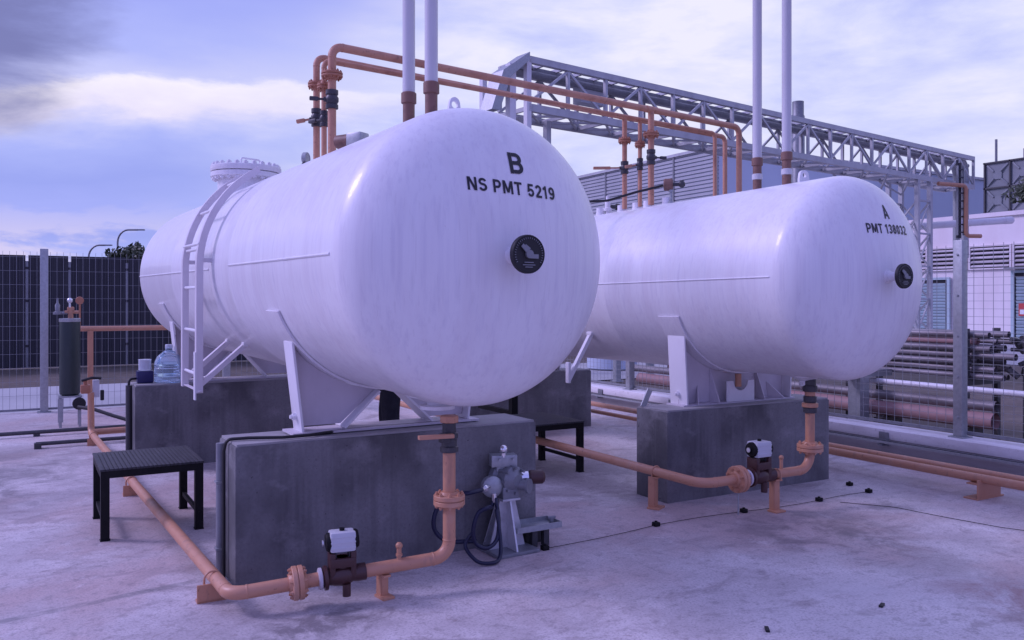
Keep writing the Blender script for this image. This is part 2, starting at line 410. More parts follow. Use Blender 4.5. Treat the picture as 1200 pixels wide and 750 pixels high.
def copy_tree(o, parent=None):
    c = o.copy(); COL.objects.link(c)
    if parent is not None: c.parent = parent
    for ch in list(o.children): copy_tree(ch, c)
    ROOT[c] = ROOT.get(o, V((0, 0, 0)))
    return c
def fillet(pts, rad, n=7):
    """round the corners of a polyline"""
    pts = [V(p) for p in pts]; out = [pts[0]]
    for i in range(1, len(pts)-1):
        a, b, c = pts[i-1], pts[i], pts[i+1]
        d1 = (a-b); d2 = (c-b); r = min(rad, d1.length*.49, d2.length*.49)
        d1.normalize(); d2.normalize(); th = d1.angle(d2)
        if th > math.pi-.02: out.append(b); continue
        tl = min(r/math.tan(th/2), (a-b).length*.49, (c-b).length*.49); rr = tl*math.tan(th/2)
        p1 = b+d1*tl; p2 = b+d2*tl; ctr = b+(d1+d2).normalized()*(rr/math.sin(th/2))
        v1 = p1-ctr; v2 = p2-ctr; tot = v1.angle(v2); ax = v1.cross(v2).normalized()
        for k in range(n+1): out.append(ctr+Matrix.Rotation(tot*k/n, 3, ax) @ v1)
    out.append(pts[-1]); return out

def beads(mb, path, r):
    """weld beads where straight pipe meets a bend"""
    path = [V(p) for p in path]
    for i in range(len(path)-1):
        a, b = path[i], path[i+1]
        if (b-a).length > .22:
            d = (b-a).normalized()
            for p in ((a+d*.004) if i > 0 else None, (b-d*.004) if i+1 < len(path)-1 else None):
                if p is not None: mb.lathe(p-d*.006, d, [(r*.98, 0), (r*1.06, .003), (r*1.06, .009), (r*.98, .012)], 20)
    return mb

# ================================================================ THE SETTING
g = MB(); n_ = 96
g.bm.faces.new([g.bm.verts.new((2500*math.cos(2*math.pi*i/n_), 2500*math.sin(2*math.pi*i/n_), -.03)) for i in range(n_)])
struct('ground', g, M_EARTH)
yard = MB().quad((-30, -25, 0), (7.70, -25, 0), (7.70, 14.1, 0), (-30, 14.1, 0)); struct('yard_slab', yard, M_FLOOR)
road = MB().quad((-60, 14.1, -.008), (45, 14.1, -.008), (45, 18.3, -.008), (-60, 18.3, -.008)); struct('road', road, M_ROAD)
yard2 = MB().quad((22, 3, -.015), (33.9, 3, -.015), (33.9, 60, -.015), (22, 60, -.015)); struct('apron', yard2, M_ROAD)

# low kerb wall under the right-hand fence
kw = thing('kerb_wall', 'low pale concrete kerb wall carrying the right hand mesh fence', 'kerb', (7.86, 4, 0))
obj('kerb_core', MB().bounds(7.70, 8.02, -3, 14.0, -.02, .268), M_GROUT, kw)
obj('coping', MB().bounds(7.68, 8.05, -3, 14.0, .185, .285, bev=.012), M_CONCW, kw)

# ================================================================ TANKS
def arc(c, r, a0, a1, n):
    return [(c[0]+r*math.cos(R_(a0+(a1-a0)*k/n)), c[1]+r*math.sin(R_(a0+(a1-a0)*k/n))) for k in range(n+1)]

def saddle_legs(tank, y, R, half, zb, kind):
    """one saddle in tank coordinates: two plate legs on a base strip; zb = height of the pedestal top below the axis"""
    s = obj('saddle', MB().bounds(-half-.03, half+.03, y-.11, y+.11, zb, zb+.014), M_SADDLE, tank, local=True)
    # wear plate hugging the shell
    w = MB(); lo = []
    a0, a1 = 180+22, 360-22
    P = arc((0, 0), R+.002, a0, a1, 40); Q = arc((0, 0), R+.016, a0, a1, 40)
    loops = [[(p[0], y-.13, p[1]), (p[0], y+.13, p[1]), (q[0], y+.13, q[1]), (q[0], y-.13, q[1])] for p, q in zip(P, Q)]
    w.rings(loops); obj('wear_plate', w, M_TANK, s, local=True)
    for k in (-1, 1):
        # end plate
        zt = -math.sqrt(max(R*R-(half+.0)**2, .05))+.01
        xt = half
        lean = .065 if kind == 'open' else .03; wd = .17 if kind == 'open' else .21
        e = MB().bar((k*(xt-lean*.6), y, zb+.014), (k*(xt+lean*.4), y, zt), wd, .016, up=(k, 0, 0), bev=.003)
        ep = obj('end_plate', e, M_WPAINT, s, local=True)
        obj('bolt', MB().cyl((k*(xt-lean*.5), y, zb+.10), (k*(xt-lean*.5+.035), y, zb+.10), .022, seg=6).cyl((k*(xt-lean*.5+.03), y, zb+.10), (k*(xt-lean*.5+.05), y, zb+.10), .012, seg=10), M_WPAINT, ep, local=True)
        # web
        if kind == 'open':
            xi = .07; xf = .30
            pts = []
            for j in range(15):
                xx = xt-.008-(xt-.008-xi)*j/14
                pts.append((k*xx, y-.006, -math.sqrt((R+.018)**2-xx**2)))
            pts += [(k*xf, y-.006, zb+.04), (k*(xt-lean*.6-.008), y-.006, zb+.04)]
            obj('web', MB().prism(pts, (0, .012, 0)), M_SADDLE, s, local=True)
            za = -math.sqrt((R+.018)**2-xi**2)
            obj('gusset', MB().bar((k*xf, y, zb+.02), (k*xi, y, za-.01), .17, .014, up=(k, 0, 1)), M_WPAINT, s, local=True)
        else:
            pts = []
            for j in range(15):
                xx = xt-.008-(xt-.008-.0)*j/14
                pts.append((k*xx, y-.006, -math.sqrt((R+.018)**2-xx**2)))
            pts += [(0, y-.006, zb+.015), (k*(xt-.008), y-.006, zb+.015)]
            obj('web', MB().prism(pts, (0, .012, 0)), M_SADDLE, s, local=True)
            za = -math.sqrt((R+.018)**2-.16**2)
            obj('gusset', MB().prism([(k*.26, y-.125, zb+.015), (k*.26, y-.008, zb+.015), (k*.26, y-.008, -math.sqrt(R*R-.07)-.02)], (k*.012, 0, 0)), M_SADDLE, s, local=True)
            obj('gusset', MB().prism([(k*.50, y-.125, zb+.015), (k*.42, y-.008, zb+.015), (k*.40, y-.008, zb+.16)], (k*.012, 0, 0)), M_SADDLE, s, local=True)
    if kind != 'open':
        # low centre plate with a half-round notch
        za = zb+.19; pts = [(-.16, za)]+[(-.085*math.cos(math.pi*j/12), za-.085*math.sin(math.pi*j/12)) for j in range(13)]+[(.16, za), (.16, zb+.015), (-.16, zb+.015)]
        tb = [(p[0], y-.10, p[1]) for p in pts]
        obj('notched_plate', MB().prism(tb, (0, .012, 0)), M_WPAINT, s, local=True)
        obj('drain_plug', MB().cyl((-.03, y-.10, za+.06), (-.03, y-.10, za-.05), .028, seg=14), M_ORANGE, s, local=True)
    return s

def el(cx, cz, rx, rz, a0, a1, n=14):
    return [(cx+rx*math.cos(R_(a0+(a1-a0)*k/n)), cz+rz*math.sin(R_(a0+(a1-a0)*k/n))) for k in range(n+1)]
GLYPH = {
    'B': (.70, [[(.10, 0), (.10, 1)], [(.19, .905), (.38, .905)]+el(.38, .71, .195, .195, 90, -90)+[(.19, .515)], [(.19, .51), (.40, .51)]+el(.40, .3025, .205, .2075, 90, -90)+[(.19, .095)]]),
    'N': (.74, [[(.10, 0), (.10, 1)], [(.64, 0), (.64, 1)], [(.15, .97), (.59, .03)]]),
    'S': (.66, [el(.33, .715, .225, .19, 15, 270)[:-1]+el(.33, .31, .235, .215, 90, -165)]),
    'P': (.66, [[(.10, 0), (.10, 1)], [(.19, .905), (.36, .905)]+el(.36, .67, .205, .235, 90, -90)+[(.19, .435)]]),
    'M': (.88, [[(.10, 0), (.10, 1)], [(.78, 0), (.78, 1)], [(.145, .98), (.44, .10)], [(.735, .98), (.44, .10)]]),
    'T': (.66, [[(0, .91), (.66, .91)], [(.33, 0), (.33, .82)]]),
    '5': (.62, [[(.57, .91), (.17, .91), (.12, .46)]+el(.32, .325, .21, .235, 140, -160)]),
    '2': (.62, [el(.31, .69, .21, .215, 170, -30)+[(.10, .09)], [(.05, .09), (.60, .09)]]),
    '1': (.46, [[(.29, 0), (.29, 1)], [(.05, .72), (.22, .88)]]),
    '9': (.62, [el(.31, .67, .205, .24, 0, 360), [(.52, .60)]+el(.31, .52, .21, .42, -5, -80)+el(.29, .22, .17, .125, -90, -170, 5)]),
    'A': (.76, [[(.09, 0), (.38, .97)], [(.67, 0), (.38, .97)], [(.24, .26), (.52, .26)]]),
    '3': (.62, [el(.30, .715, .19, .19, 165, -90), el(.30, .305, .215, .21, 90, -165)]),
    '8': (.62, [el(.31, .715, .18, .19, 0, 360), el(.31, .305, .21, .21, 0, 360)]),
    '0': (.62, [el(.31, .5, .205, .41, 0, 360, 24)]),
    ' ': (.24, [])}
def lettering(tank, text, x0, x1, z0, z1, R, hd, slope=0.0, tk=.175):
    """stencilled heavy capitals laid on the curved end of a tank, built stroke by stroke"""
    tot = sum(GLYPH[c][0]+.12 for c in text)-.12
    kx = (x1-x0)/tot; kz = z1-z0; mb = MB(); pen = 0.0; lay = 0; words = []
    def onhead(u, v, off):
        x = x0+u*kx; z = z0+v*kz+slope*u/tot
        y = -hd*math.sqrt(max(1-(x*x+z*z)/(R*R), 0)); nrm = V((x/R**2, y/hd**2, z/R**2)).normalized()
        return V((x, y, z))+nrm*off
    for c in text:
        w, strokes = GLYPH[c]
        if c == ' ': words.append(mb); mb = MB()
        for st in strokes:
            lay += 1; off = .0025+.0003*(lay % 4)
            P = []
            st = [p for i, p in enumerate(st) if i == 0 or math.hypot(p[0]-st[i-1][0], p[1]-st[i-1][1]) > 1e-3]
            for a, b in zip(st[:-1], st[1:]):
                n = max(1, int(math.hypot(b[0]-a[0], b[1]-a[1])/.25))
                P += [(a[0]+(b[0]-a[0])*k/n, a[1]+(b[1]-a[1])*k/n) for k in range(n)]
            P.append(st[-1]); L_ = []
            closed = math.hypot(P[0][0]-P[-1][0], P[0][1]-P[-1][1]) < 1e-4
            for i, p in enumerate(P):
                a = P[i-1] if i > 0 else (P[-2] if closed else None); b = P[i+1] if i < len(P)-1 else (P[1] if closed else None)
                d = []
                for q0, q1 in ((a, p), (p, b)):
                    if q0 and q1: l = math.hypot(q1[0]-q0[0], q1[1]-q0[1]); d.append(((q1[0]-q0[0])/l, (q1[1]-q0[1])/l))
                dx, dz = sum(v[0] for v in d), sum(v[1] for v in d); l = math.hypot(dx, dz); dx, dz = dx/l, dz/l
                m = 1/max(.5, dx*d[0][0]+dz*d[0][1])
                L_.append((onhead(pen+p[0]-dz*tk/2*m, p[1]+dx*tk/2*m, off), onhead(pen+p[0]+dz*tk/2*m, p[1]-dx*tk/2*m, off)))
            vs = [(mb.bm.verts.new(a), mb.bm.verts.new(b)) for a, b in L_]
            for (a, b), (c_, d_) in zip(vs[:-1], vs[1:]): mb.bm.faces.new((a, b, d_, c_))
        pen += w+.12
    for m_ in words+[mb]: obj('lettering', m_, M_INK, tank, local=True)

def gauge(tank, hd, off, r, lab):
    o = (0, -hd+.004, 0)
    gg = MB().lathe(o, (0, -1, 0), [(.044, 0), (.044, .02), (.032, .03), (.028, off-.03)], 24)
    st = obj('gauge_stub', gg, M_TANK, tank, local=True)
    b = MB().lathe((0, -hd-off+.045, 0), (0, -1, 0), [(r*.75, .018), (r, .024), (r, .042), (r*.96, .048), (r*.93, .044), (r*.01, .044)], 36)
    dl = obj('level_gauge', b, M_RUBBER, st, local=True)
    y = -hd-off+.045-.0455
    # dial furniture: hub, pointer, scale ring
    d = MB().cyl((0, y, 0), (0, y-.012, 0), r*.22, seg=16).bar((0, y-.008, 0), (-r*.45, y-.008, r*.45), .018, .006, up=(0, 1, 0)).box((r*.30, y-.004, -.01), (r*.5, .006, r*.22)).box((-.15*r, y-.004, r*.3), (r*.35, .006, r*.25), rot=Matrix.Rotation(.6, 4, 'Y'))
    obj('pointer', d, M_GALVD, tank, local=True)
    c = MB()
    for i in range(28):
        a = R_(210-240*i/27-0); p = V((math.cos(a)*r*.78, y-.002, math.sin(a)*r*.78)); q = V((math.cos(a)*r*.86, y-.002, math.sin(a)*r*.86))
        c.bar(p, q, .0025, .003, up=(0, 1, 0))
    for zz, w in ((-.42, .55), (-.55, .75), (-.66, .45)): c.box((0, y-.002, r*zz), (r*w, .003, r*.045))
    obj('scale_marks', c, M_GALVD, tank, local=True)

def shell(tank, R, Lc, hd, rings):
    prof = []
    n = 28
    for i in range(n+1):
        f = math.pi/2*i/n; prof.append((R*math.sin(f), -hd*math.cos(f)))
    for yy in rings:
        if yy in (.72, 1.36):      # slight plate waves
            prof += [(R, yy-.05), (R-.0025, yy-.015), (R-.0025, yy+.015), (R, yy+.05)]; continue
        prof += [(R, yy-.016), (R+.0025, yy-.006), (R+.0025, yy+.006), (R, yy+.016)]
    for i in range(n+1):
        f = math.pi/2*(1-i/n); prof.append((R*math.sin(f), Lc+hd*math.cos(f)))
    prof = [p for k, p in enumerate(prof)]
    mb = MB().lathe((0, 0, 0), (0, 1, 0), prof, 160)
    return obj('shell', mb, M_TANK, tank, local=True, smooth=25)

def seam(tank, R, y0, y1, ang, r=.007):
    a = R_(ang); p = V(((R+.001)*math.cos(a), 0, (R+.001)*math.sin(a)))
    obj('weld_seam', MB().tube([p+V((0, y0, 0)), p+V((0, y1, 0))], r, 8), M_TANK, tank, local=True)

def lug(tank, y, R, sw=.10, h=.11):
    pts = [(-sw/2, y, R-.01), (-sw*.32, y, R+h*.7), (-sw*.16, y, R+h), (sw*.16, y, R+h), (sw*.32, y, R+h*.7), (sw/2, y, R-.01)]
    # plate with an eye: two half plates round a hole
    hole = [(0+.02*math.cos(a), R+h*.62+.02*math.sin(a)) for a in [2*math.pi*i/16 for i in range(16)]]
    mb = MB()
    def outline(t):
        a = 2*math.pi*t; d = V((math.cos(a), math.sin(a)))
        z = max(-h*.62-.0, min(h*.38, d.y*9)); 
        return d
    outer = []
    for i in range(16):
        a = 2*math.pi*i/16; dx, dz = math.cos(a), math.sin(a)
        if dz >= 0: outer.append((dx*sw*.33, R+h*.62+dz*h*.38))
        else:
            f = -dz; outer.append((dx*sw*.33*(1+.0*f)+math.copysign(f*sw*.2, dx) if abs(dx) > .1 else 0, R+h*.62-(h*.64)*min(1, f*1.45)))
    th = .02
    A = [mb.bm.verts.new((p[0], y, p[1])) for p in hole]; B = [mb.bm.verts.new((p[0], y, p[1])) for p in outer]
    A2 = [mb.bm.verts.new((p[0], y+th, p[1])) for p in hole]; B2 = [mb.bm.verts.new((p[0], y+th, p[1])) for p in outer]
    for i in range(16):
        j = (i+1) % 16
        mb.bm.faces.new((A[i], A[j], B[j], B[i])); mb.bm.faces.new((A2[i], B2[i], B2[j], A2[j]))
        mb.bm.faces.new((B[i], B[j], B2[j], B2[i])); mb.bm.faces.new((A[i], A2[i], A2[j], A[j]))
    return obj('lifting_lug', mb, M_WPAINT, tank, local=True)

def ladder(tank, R, ya, yb, zbot):
    RL = R+.085
    for yy in (ya, yb):
        path = [(-RL, yy, zbot)]+[(RL*math.cos(R_(a)), yy, RL*math.sin(R_(a))) for a in range(180, 118, -4)]
        loops = []
        for i, p in enumerate(path):
            p = V(p)
            if i == 0: rad = V((-1, 0, 0))
            else: rad = V((p.x, 0, p.z)).normalized()
            w = .028; h = .024
            yv = V((0, w, 0))
            loops.append([p-yv-rad*h, p+yv-rad*h, p+yv+rad*h, p-yv+rad*h])
        obj('stringer', MB().rings(loops), M_LADDER, LAD, local=True)
    zs = [zbot+.13+.32*i for i in range(4)]
    pts = [(-RL, z) for z in zs]+[(RL*math.cos(R_(a)), RL*math.sin(R_(a))) for a in (171, 150, 129)]
    for (x, z) in pts:
        obj('rung', MB().cyl((x, ya-.02, z), (x, yb+.02, z), .012, seg=10), M_WPAINT, LAD, local=True)
    for yy in (ya, yb):
        a = R_(228); q = (R*math.cos(a), yy+.02, R*math.sin(a))
        obj('brace', MB().bar((-RL+.01, yy, zbot+.06), q, .045, .035), M_LADDER, LAD, local=True)
        obj('brace_pad', MB().box((q[0], q[1], q[2]), (.05, .07, .03), bev=.004), M_WPAINT, LAD, local=True)
    for yy in (ya, yb):
        obj('standoff', MB().bar((-RL, yy, .05), (-R+.01, yy, .05), .03, .03), M_LADDER, LAD, local=True)
    obj('stringer_plate', MB().bar((-RL-.028, ya, zbot-.05), (-RL-.028, ya, zbot+.30), .052, .010, up=(-1, 0, 0)), M_WPAINT, LAD, local=True)

# --- tank B
TBc = (2.031, 3.911, 1.830); RB = .774; LB = 6.10; HB = .386
tB = thing('storage_tank', 'white horizontal gas tank marked B with a side ladder and manhole', 'gas tank', TBc, (math.atan(.010), 0, math.atan(.028)), 'white horizontal gas tanks')
shell(tB, RB, LB, HB, [.72, 1.36, 2.05, 2.62, 4.2])
seam(tB, RB, 0.02, 2.04, 180); seam(tB, RB, 2.66, LB, 181)
LAD = obj('ladder', MB().bar((-RB-.085, 2.52, -.905), (-RB-.085, 3.16, -.905), .03, .006), M_LADDER, tB, local=True)
ladder(tB, RB, 2.58, 3.11, -.92)
saddle_legs(tB, 1.16, RB, .60, -1.034, 'open')
saddle_legs(tB, 5.06, RB, .60, -1.074, 'open')
lettering(tB, 'B', .020, .102, .404, .513, RB, HB)
lettering(tB, 'NS PMT 5219', -.222, .286, .307, .372, RB, HB, slope=-.019)
gauge(tB, HB, .145, .092, 'B')
lug(tB, .22, RB)
# manhole
mhy = 4.66
mb = MB().lathe((0, mhy, RB-.10), (0, 0, 1), [(.27, 0), (.27, .26), (.33, .27), (.335, .275), (.335, .318), (.32, .322)], 48)
mh = obj('manhole', mb, M_TANK, tB, local=True)
mb = MB().lathe((0, mhy, RB+.228), (0, 0, 1), [(.30, -.004), (.336, 0), (.338, .004), (.338, .05), (.33, .056), (.05, .062)], 48)
cv = obj('manhole_cover', mb, M_TANK, mh, local=True)
bl = MB()
for i in range(24):
    a = 2*math.pi*i/24; p = V((math.cos(a)*.305, mhy+math.sin(a)*.305, RB))
    bl.cyl(p+V((0, 0, .14)), p+V((0, 0, .315)), .013, seg=6); bl.cyl(p+V((0, 0, .286)), p+V((0, 0, .305)), .024, seg=6); bl.cyl(p+V((0, 0, .15)), p+V((0, 0, .168)), .024, seg=6)
obj('cover_bolts', bl, M_TANK, mh, local=True)
obj('cover_handle', MB().tube(fillet([(-.06, mhy-.05, RB+.28), (-.06, mhy-.05, RB+.37), (.14, mhy+.02, RB+.37), (.14, mhy+.02, RB+.28)], .02), .009, 8), M_WPAINT, mh, local=True)
# bottom outlet and top nozzles of B
obj('drain_nozzle', MB().lathe((.0, .42, -RB+.03), (0, 0, -1), [(.17, 0), (.165, .02), (.06, .055), (.055, .07), (.10, .073), (.10, .092), (.055, .095)], 28), M_TANK, tB, local=True)
for yy in (2.185, 2.355, 2.535):
    obj('top_nozzle', MB().lathe((-.0, yy, RB-.02), (0, 0, 1), [(.06, 0), (.05, .05), (.05, .07)], 20), M_TANK, tB, local=True)

# --- tank A
TAc = (5.344, 4.240, 1.779); RA = .768; LA = 5.90; HA = .370
tA = thing('storage_tank', 'white horizontal gas tank marked A farther right with plain sides', 'gas tank', TAc, (math.atan(-.006), 0, math.atan(-.005)), 'white horizontal gas tanks')
shell(tA, RA, LA, HA, [2.0, 4.0])
seam(tA, RA, 0.02, 2.6, 180, .006); seam(tA, RA, 2.6, LA, 180.4, .006)
saddle_legs(tA, 1.17, RA, .62, -1.040, 'plate')
saddle_legs(tA, 4.92, RA, .62, -1.048, 'open')
lettering(tA, 'A', .056, .118, .424, .531, RA, HA)
lettering(tA, 'PMT 138032', -.165, .312, .312, .382, RA, HA, slope=.002)
gauge(tA, HA, .14, .088, 'A')
lug(tA, .37, RA, .15, .10)
obj('drain_nozzle', MB().lathe((.0, .37, -RA+.02), (0, 0, -1), [(.12, 0), (.115, .02), (.05, .05), (.05, .09)], 28), M_TANK, tA, local=True)
for yy, xx in ((2.32, 0), (2.495, 0), (2.745, 0), (2.03, 0), (3.05, -.05)):
    obj('top_nozzle', MB().lathe((xx, yy, RA-.02), (0, 0, 1), [(.055, 0), (.046, .05), (.046, .09)], 20), M_TANK, tA, local=True)
# short braced foot on the left flank of A, seen past tank B
for yy in (2.47, 3.0):
    st = obj('side_bracket', MB().box((-.855, yy, -.84), (.03, .055, .20), bev=.008).bar((-.855, yy, -.91), (-.60, yy-.02, -.47), .05, .035), M_WPAINT, tA, local=True)
    obj('bracket_pad', MB().box((-.60, yy-.02, -.470), (.06, .08, .03), bev=.004), M_WPAINT, st, local=True)

# ================================================================ PEDESTALS
def pedestal(x0, x1, y0, y1, h, yaw, label):
    t = thing('concrete_pedestal', label, 'concrete plinth', (x0, y0, 0), (0, 0, yaw), 'concrete plinths under the tanks')
    mb = MB().bounds(0, x1-x0, 0, y1-y0, -.01, h-.012, bev=.014)
    obj('block', mb, M_PED, t, local=True)
    mb = MB().bounds(.012, x1-x0-.012, .012, y1-y0-.012, h-.02, h)
    obj('top_screed', mb, M_PEDTOP, t, local=True)
    return t
pedestal(1.014, 3.00, 4.84, 5.26, .800, .010, 'dark concrete plinth under the near end of tank B, closest to the camera')
pedestal(.905, 2.90, 8.75, 9.16, .804, .028, 'dark concrete plinth under the far end of tank B with a water jug on it')
pedestal(4.41, 6.295, 5.165, 5.56, .735, -.005, 'dark concrete plinth under the near end of tank A beside the orange riser')
pedestal(4.40, 6.33, 8.91, 9.31, .730, -.005, 'dark concrete plinth under the far end of tank A behind the black step table')

# ================================================================ VENT STACKS
def vent(x, y, zb, label, zj, r=.038):
    t = thing('vent_stack', label, 'vent pipe', (x, y, zb), None, 'tall white vent pipes')
    obj('base_pipe', MB().lathe((x, y, zb-.02), (0, 0, 1), [(r*.95, 0), (r*.95, zj-zb)], 24), M_RUST, t)
    obj('coupling', MB().lathe((x, y, zj-.03), (0, 0, 1), [(r*1.05, -.012), (r*1.22, -.008), (r*1.22, .05), (r*1.05, .056)], 24), M_RUST, t)
    obj('pole', MB().lathe((x, y, zj+.02), (0, 0, 1), [(r, 0), (r, 1.9), (r*1.3, 1.92), (r*1.3, 2.0)], 24), M_VENT, t)
    return t
vent(2.009, 4.721, 2.60, 'tall white vent pipe on tank B, the left one of its pair', 2.84)
vent(2.017, 4.413, 2.60, 'tall white vent pipe on tank B, the right one of its pair', 2.835)
v3 = vent(5.350, 5.117, 2.55, 'tall white vent pipe on tank A, the left one of its pair', 2.79)
v4 = vent(5.346, 4.796, 2.55, 'tall white vent pipe on tank A, the right one of its pair', 2.79)
for v, (x, y) in ((v3, (5.350, 5.117)), (v4, (5.346, 4.796))):
    obj('white_collar', MB().lathe((x, y, 2.63), (0, 0, 1), [(.036, 0), (.043, .004), (.043, .045), (.036, .05)], 24), M_VENT, v)

# ================================================================ OVERHEAD ORANGE PIPES
def ball_valve(parent, p, axis, r, lever, m=M_DARKV, mlev=None, L=.11):
    p = V(p); a = V(axis).normalized()
    b = MB().lathe(p-a*L/2, a, [(r*1.15, 0), (r*1.5, .004), (r*1.5, L*.22), (r*1.25, L*.28), (r*1.6, L*.42), (r*1.6, L*.58), (r*1.25, L*.72), (r*1.5, L*.78), (r*1.5, L*.996), (r*1.15, L)], 20)
    lv = V(lever); side = lv.normalized()
    b.cyl(p, p+side*(r*2.0), r*.55, seg=12)
    o = obj('valve', b, m, parent)
    h = MB().bar(p+side*r*1.6, p+side*(r*2.0)+lv*.35, .014, .014, up=a).bar(p+side*(r*2.0)+lv*.35, p+side*(r*2.0)+lv, .030, .030, up=a, bev=.008)
    obj('handle', h, mlev or M_ORANGE, o)
    return o

def overhead(label, yB, xB, yA, zt, r, down, zbase_B, zbase_A, zfl_B, zfl_A, zv_B, zv_A, pitch=0.0):
    bx, by = xB, yB; ax, ay = 5.356, yA
    t = thing('overhead_pipe', label, 'pipe', (bx, by, 0), None, 'orange vapour pipes bridging the two tanks')
    dxy = V((ax-bx, ay-by, 0)).normalized()
    end = V((down[0], down[1], 0))
    path = fillet([(bx, by, zbase_B), (bx, by, zt), (end.x, end.y, zt), (end.x, end.y, down[2])], r*2.6, 8)
    obj('pipe_run', beads(MB().tube(path, r, 20), path, r), M_BACKLIT, t)
    obj('branch', MB().tube([(ax, ay, zt-.01), (ax, ay, zbase_A)], r*.98, 20).tube([(ax-.07*dxy.x, ay-.07*dxy.y, zt), (ax+.07*dxy.x, ay+.07*dxy.y, zt)], r*1.12, 20), M_BACKLIT, t)
    obj('flange', MB().flange((bx, by, zfl_B), (0, 0, 1), r*2.55, .016), M_ORDARK, t)
    obj('flange', MB().flange((ax, ay, zfl_A), (0, 0, 1), r*2.55, .016), M_ORDARK, t)
    return t, (bx, by), (ax, ay)
p1, b1, a1 = overhead('thickest orange overhead pipe, nearest of the three bridging the tanks', 6.076, 1.971, 6.517, 3.50, .031, (6.73, 6.70, .16), 2.62, 2.56, 3.285, 3.255, 0, 0)
p2, b2, a2 = overhead('slim orange overhead pipe running between the two others bridging the tanks', 6.250, 1.966, 6.690, 3.435, .021, (6.50, 6.83, .16), 2.62, 2.56, 3.235, 3.185, 0, 0)
p3, b3, a3 = overhead('farthest orange overhead pipe of the three bridging the tanks', 6.425, 1.961, 6.941, 3.505, .026, (7.00, 7.19, .16), 2.62, 2.56, 3.285, 3.265, 0, 0)
ball_valve(p1, (b1[0], b1[1], 3.10), (0, 0, 1), .031, (-.10, .02, 0), M_DARKV, M_DARKV, .14)
ball_valve(p2, (b2[0], b2[1], 2.99), (0, 0, 1), .021, (-.05, .12, 0), M_DARKV, M_DARKV, .12)
ball_valve(p3, (b3[0], b3[1], 3.03), (0, 0, 1), .027, (-.09, .05, -.02), M_DARKV, M_ORANGE, .14)
ball_valve(p1, (a1[0], a1[1], 3.03), (0, 0, 1), .029, (.10, -.03, 0), M_DARKV, M_DARKV, .15)
ball_valve(p2, (a2[0], a2[1], 2.985), (0, 0, 1), .021, (-.10, .05, -.02), M_DARKV, M_ORANGE, .12)
ball_valve(p3, (a3[0], a3[1], 2.985), (0, 0, 1), .027, (-.26, .10, -.01), M_DARKV, M_ORANGE, .13)

# instruments on the tank tops
def relief(x, y, z, label, s=1.0, flip=1):
    t = thing('relief_valve', label, 'valve', (x, y, z))
    obj('body', MB().lathe((x, y, z-.03), (0, 0, 1), [(.02*s, 0), (.02*s, .07*s), (.045*s, .075*s), (.045*s, .10*s), (.03*s, .11*s), (.03*s, .17*s), (.018*s, .19*s), (.018*s, .23*s)], 18), M_WPAINT, t)
    obj('outlet', MB().cyl((x, y, z+.09*s), (x+flip*.10*s, y-.02, z+.09*s), .022*s, seg=14).cyl((x+flip*.10*s, y-.02, z+.09*s), (x+flip*.125*s, y-.02, z+.09*s), .036*s, seg=14), M_DARKV, t)
    return t
relief(5.34, 7.21, 2.52, 'small white relief valve on tank A left of the orange branches', 1.0)
t = thing('pressure_transmitter', 'round brown pressure transmitter with black plug on top of tank A', 'instrument', (5.356, 6.22, 2.53))
obj('stem', MB().lathe((5.356, 6.22, 2.52), (0, 0, 1), [(.03, 0), (.03, .04), (.013, .05), (.013, .13), (.025, .135), (.025, .155)], 14), M_GALV, t)
obj('housing', MB().lathe((5.31, 6.27, 2.725), (.7, -.7, 0), [(.05, 0), (.058, .01), (.058, .075), (.05, .085), (.035, .087)], 24), M_RUST, t)
obj('plug', MB().sphere((5.43, 6.15, 2.725), .034, 12).cyl((5.36, 6.22, 2.725), (5.43, 6.15, 2.725), .018, seg=12).cyl((5.43, 6.15, 2.76), (5.43, 6.15, 2.70), .02, seg=8), M_DARKV, t)
c = MB().tube(fillet([(5.31, 6.28, 2.72), (5.10, 6.42, 2.66), (4.85, 6.55, 2.575), (4.55, 6.62, 2.55), (4.25, 6.66, 2.60), (3.98, 6.70, 2.72), (3.80, 6.72, 2.80)], .3, 5), .012, 8)
cab = thing('black_cable', 'black cable sagging above tank A from a thick black plug', 'cable', (4.55, 6.62, 2.55))
obj('cable', c, M_RUBBER, cab)
obj('connector', MB().tube([(3.80, 6.72, 2.80), (3.74, 6.725, 2.812), (3.55, 6.74, 2.835), (3.30, 6.76, 2.85), (3.18, 6.77, 2.855), (2.7, 6.80, 2.82), (2.25, 6.84, 2.70), (2.05, 6.86, 2.62)], [.022, .034, .034, .03, .014, .013, .013, .013], 12), M_RUBBER, cab)
t = thing('pressure_gauge', 'small round steel pressure gauge on tank B behind the orange risers', 'gauge', (1.95, 6.70, 2.62))
obj('dial_case', MB().lathe((1.95, 6.74, 2.76), (.75, -.65, 0), [(.045, 0), (.05, .005), (.05, .035), (.044, .04), (.041, .036)], 26), M_GALV, t)
obj('siphon', MB().tube(fillet([(1.95, 6.70, 2.60), (1.95, 6.70, 2.64), (1.90, 6.62, 2.68), (1.95, 6.72, 2.73)], .03), .009, 8), M_DARKV, t)
t = thing('junction_box', 'grey instrument head with a dark round cap on top of tank B', 'instrument', (1.985, 5.62, 2.60))
obj('case', MB().box((1.985, 5.56, 2.715), (.10, .13, .10), rot=.5, bev=.015).cyl((1.985, 5.58, 2.59), (1.985, 5.58, 2.68), .025, seg=12), M_GALV, t)
obj('cap', MB().cyl((1.955, 5.62, 2.72), (1.90, 5.72, 2.72), .048, seg=20), M_RUST, t)
